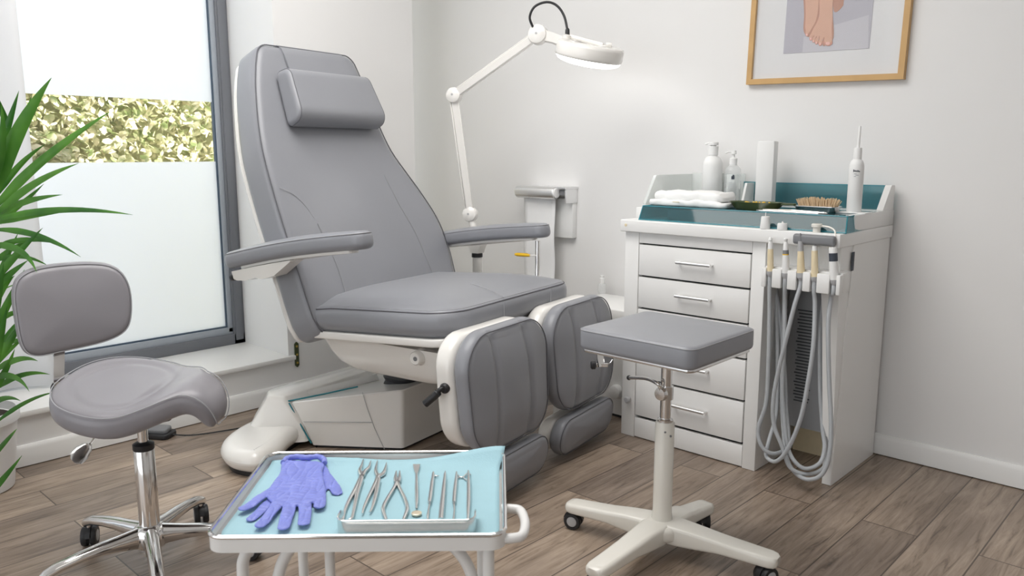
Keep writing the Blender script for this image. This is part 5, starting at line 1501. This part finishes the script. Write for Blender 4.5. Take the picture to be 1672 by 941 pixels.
# the leaves one can pick out in front of the curtain and the window
for a, b, c, w, d0, d1, tw_ in (
    ((-18, 330), (20, 210), (84, 127), .026, .05, -.10, .9), ((-10, 340), (60, 255), (182, 181), .016, .02, -.05, .7), ((-8, 350), (50, 292), (128, 267), .013, .0, -.10, .6),
    ((-12, 360), (90, 330), (217, 351), .011, .0, -.15, .4), ((-8, 352), (30, 325), (102, 318), .012, .05, -.05, .5), ((-20, 310), (8, 220), (31, 148), .014, .05, .05, 1.1),
    ((-18, 310), (24, 235), (53, 153), .012, .08, .1, .9), ((-30, 290), (-4, 190), (-2, 152), .012, .05, .0, 1.2), ((15, 215), (5, 190), (-8, 150), .012, .05, .0, 1.), ((-10, 300), (10, 230), (2, 170), .013, .0, -.06, 1.),
    ((-10, 365), (50, 350), (112, 345), .010, .05, .0, .5), ((-8, 375), (60, 372), (132, 420), .010, .0, -.1, .3), ((-22, 470), (20, 420), (70, 372), .013, .0, -.05, .7), ((-20, 480), (10, 450), (46, 425), .012, .03, .0, .8),
    ((-18, 400), (40, 395), (60, 445), .011, .0, -.1, .3), ((-15, 410), (30, 380), (92, 398), .010, .05, .0, .4), ((-20, 560), (15, 490), (40, 440), .013, .02, -.03, .9), ((-18, 600), (20, 560), (36, 520), .012, .0, -.05, .8),
    ((-15, 610), (30, 575), (62, 590), .010, .0, -.08, .5), ((-20, 620), (25, 600), (48, 640), .010, .0, -.08, .5), ((-14, 640), (35, 600), (82, 612), .009, .03, .0, .5), ((-6, 690), (40, 650), (92, 640), .007, .05, .1, .6),
    ((-20, 650), (10, 610), (24, 570), .011, .0, .0, .9), ((-30, 820), (0, 790), (36, 744), .010, -.15, -.22, .7), ((-25, 760), (10, 720), (28, 700), .008, -.12, -.2, .6), ((-20, 520), (-2, 470), (24, 450), .013, .0, .1, .9),
    ((-20, 380), (8, 340), (44, 310), .012, .1, .15, .8), ((-15, 370), (35, 335), (72, 300), .010, .1, .12, .7), ((-22, 650), (-2, 560), (12, 500), .014, -.03, -.1, 1.), ((-24, 560), (-6, 500), (6, 430), .016, -.05, -.1, 1.), ((-20, 440), (14, 400), (58, 392), .009, .08, .1, .6), ((-18, 430), (30, 405), (80, 435), .008, .06, .05, .4), ((-20, 540), (18, 500), (50, 512), .009, .06, .05, .6), ((-16, 580), (22, 545), (58, 560), .008, .04, .0, .5), ((-20, 500), (4, 430), (30, 380), .011, .08, .1, .9), ((-22, 610), (8, 575), (44, 548), .009, .06, .06, .7), ((-14, 330), (28, 262), (74, 236), .011, .10, .12, .8), ((-24, 670), (4, 640), (34, 655), .009, .0, -.05, .6)):
    blade(g, LP(a, d0 + .08), LP(b, (d0 + d1) / 2 + .04), LP(c, d1), w * 1.08, (tw_ - .6) * .8, face=CF)
# the rest of the rosettes, all round
for (x0, y0), (x1_, y1_), h in stems:
    for k in range(26):
        a = k * 2.399 + h * 7; el = rnd.uniform(.1, 1.25); L_ = rnd.uniform(.22, .40)
        zz = h - .16 * rnd.random()
        d = Vector((math.cos(a), math.sin(a), 0))
        if d.x < -.45 or (d.dot(CR) > .35 and el < .95): continue          # those are placed one by one above
        p0 = Vector((x1_, y1_, zz))
        blade(g, p0, p0 + d * L_ * .5 * math.cos(el) + Vector((0, 0, L_ * .7 * math.sin(el))), p0 + d * L_ * math.cos(el * .8) + Vector((0, 0, L_ * (math.sin(el) - .25))), rnd.uniform(.009, .015), rnd.uniform(-.3, .3))
fo_ = g.part('leaves', 'leaf', t, 60)
PV_ = PV

# ================================================================== light
w = bpy.data.worlds.new('sky'); S.world = w; w.use_nodes = True
bg = w.node_tree.nodes['Background']; bg.inputs['Color'].default_value = (.93, .965, 1, 1); bg.inputs['Strength'].default_value = 1.05
sun = bpy.data.lights.new('sun', 'SUN'); sun.energy = 12; sun.angle = R_(2); sun.color = (1, .93, .82)
so_ = bpy.data.objects.new('sun', sun); COL.objects.link(so_)
so_.rotation_euler = Vector((-.5, -.6, -.62)).to_track_quat('-Z', 'Y').to_euler()
def area(name, loc, rot, sx, sy, e, col=(1, 1, 1)):
    l = bpy.data.lights.new(name, 'AREA'); l.shape = 'RECTANGLE'; l.size = sx; l.size_y = sy; l.energy = e; l.color = col
    o = bpy.data.objects.new(name, l); COL.objects.link(o); o.location = loc; o.rotation_euler = [R_(q) for q in rot]; return o
# two unseen fill lamps added under the ceiling to brighten the room
area('added_ceiling_fill', (-2.0, 1.2, ZC - .03), (0, 0, 0), 1.6, 1.6, 28, (1, .98, .95))
area('added_ceiling_fill', (.6, .2, ZC - .03), (0, 0, 0), 1.2, 1.2, 3, (1, .97, .93))

S.view_settings.view_transform = 'Standard'; S.view_settings.look = 'None'
S.view_settings.gamma = 1.0; S.view_settings.use_curve_mapping = False
S.view_settings.exposure = .90
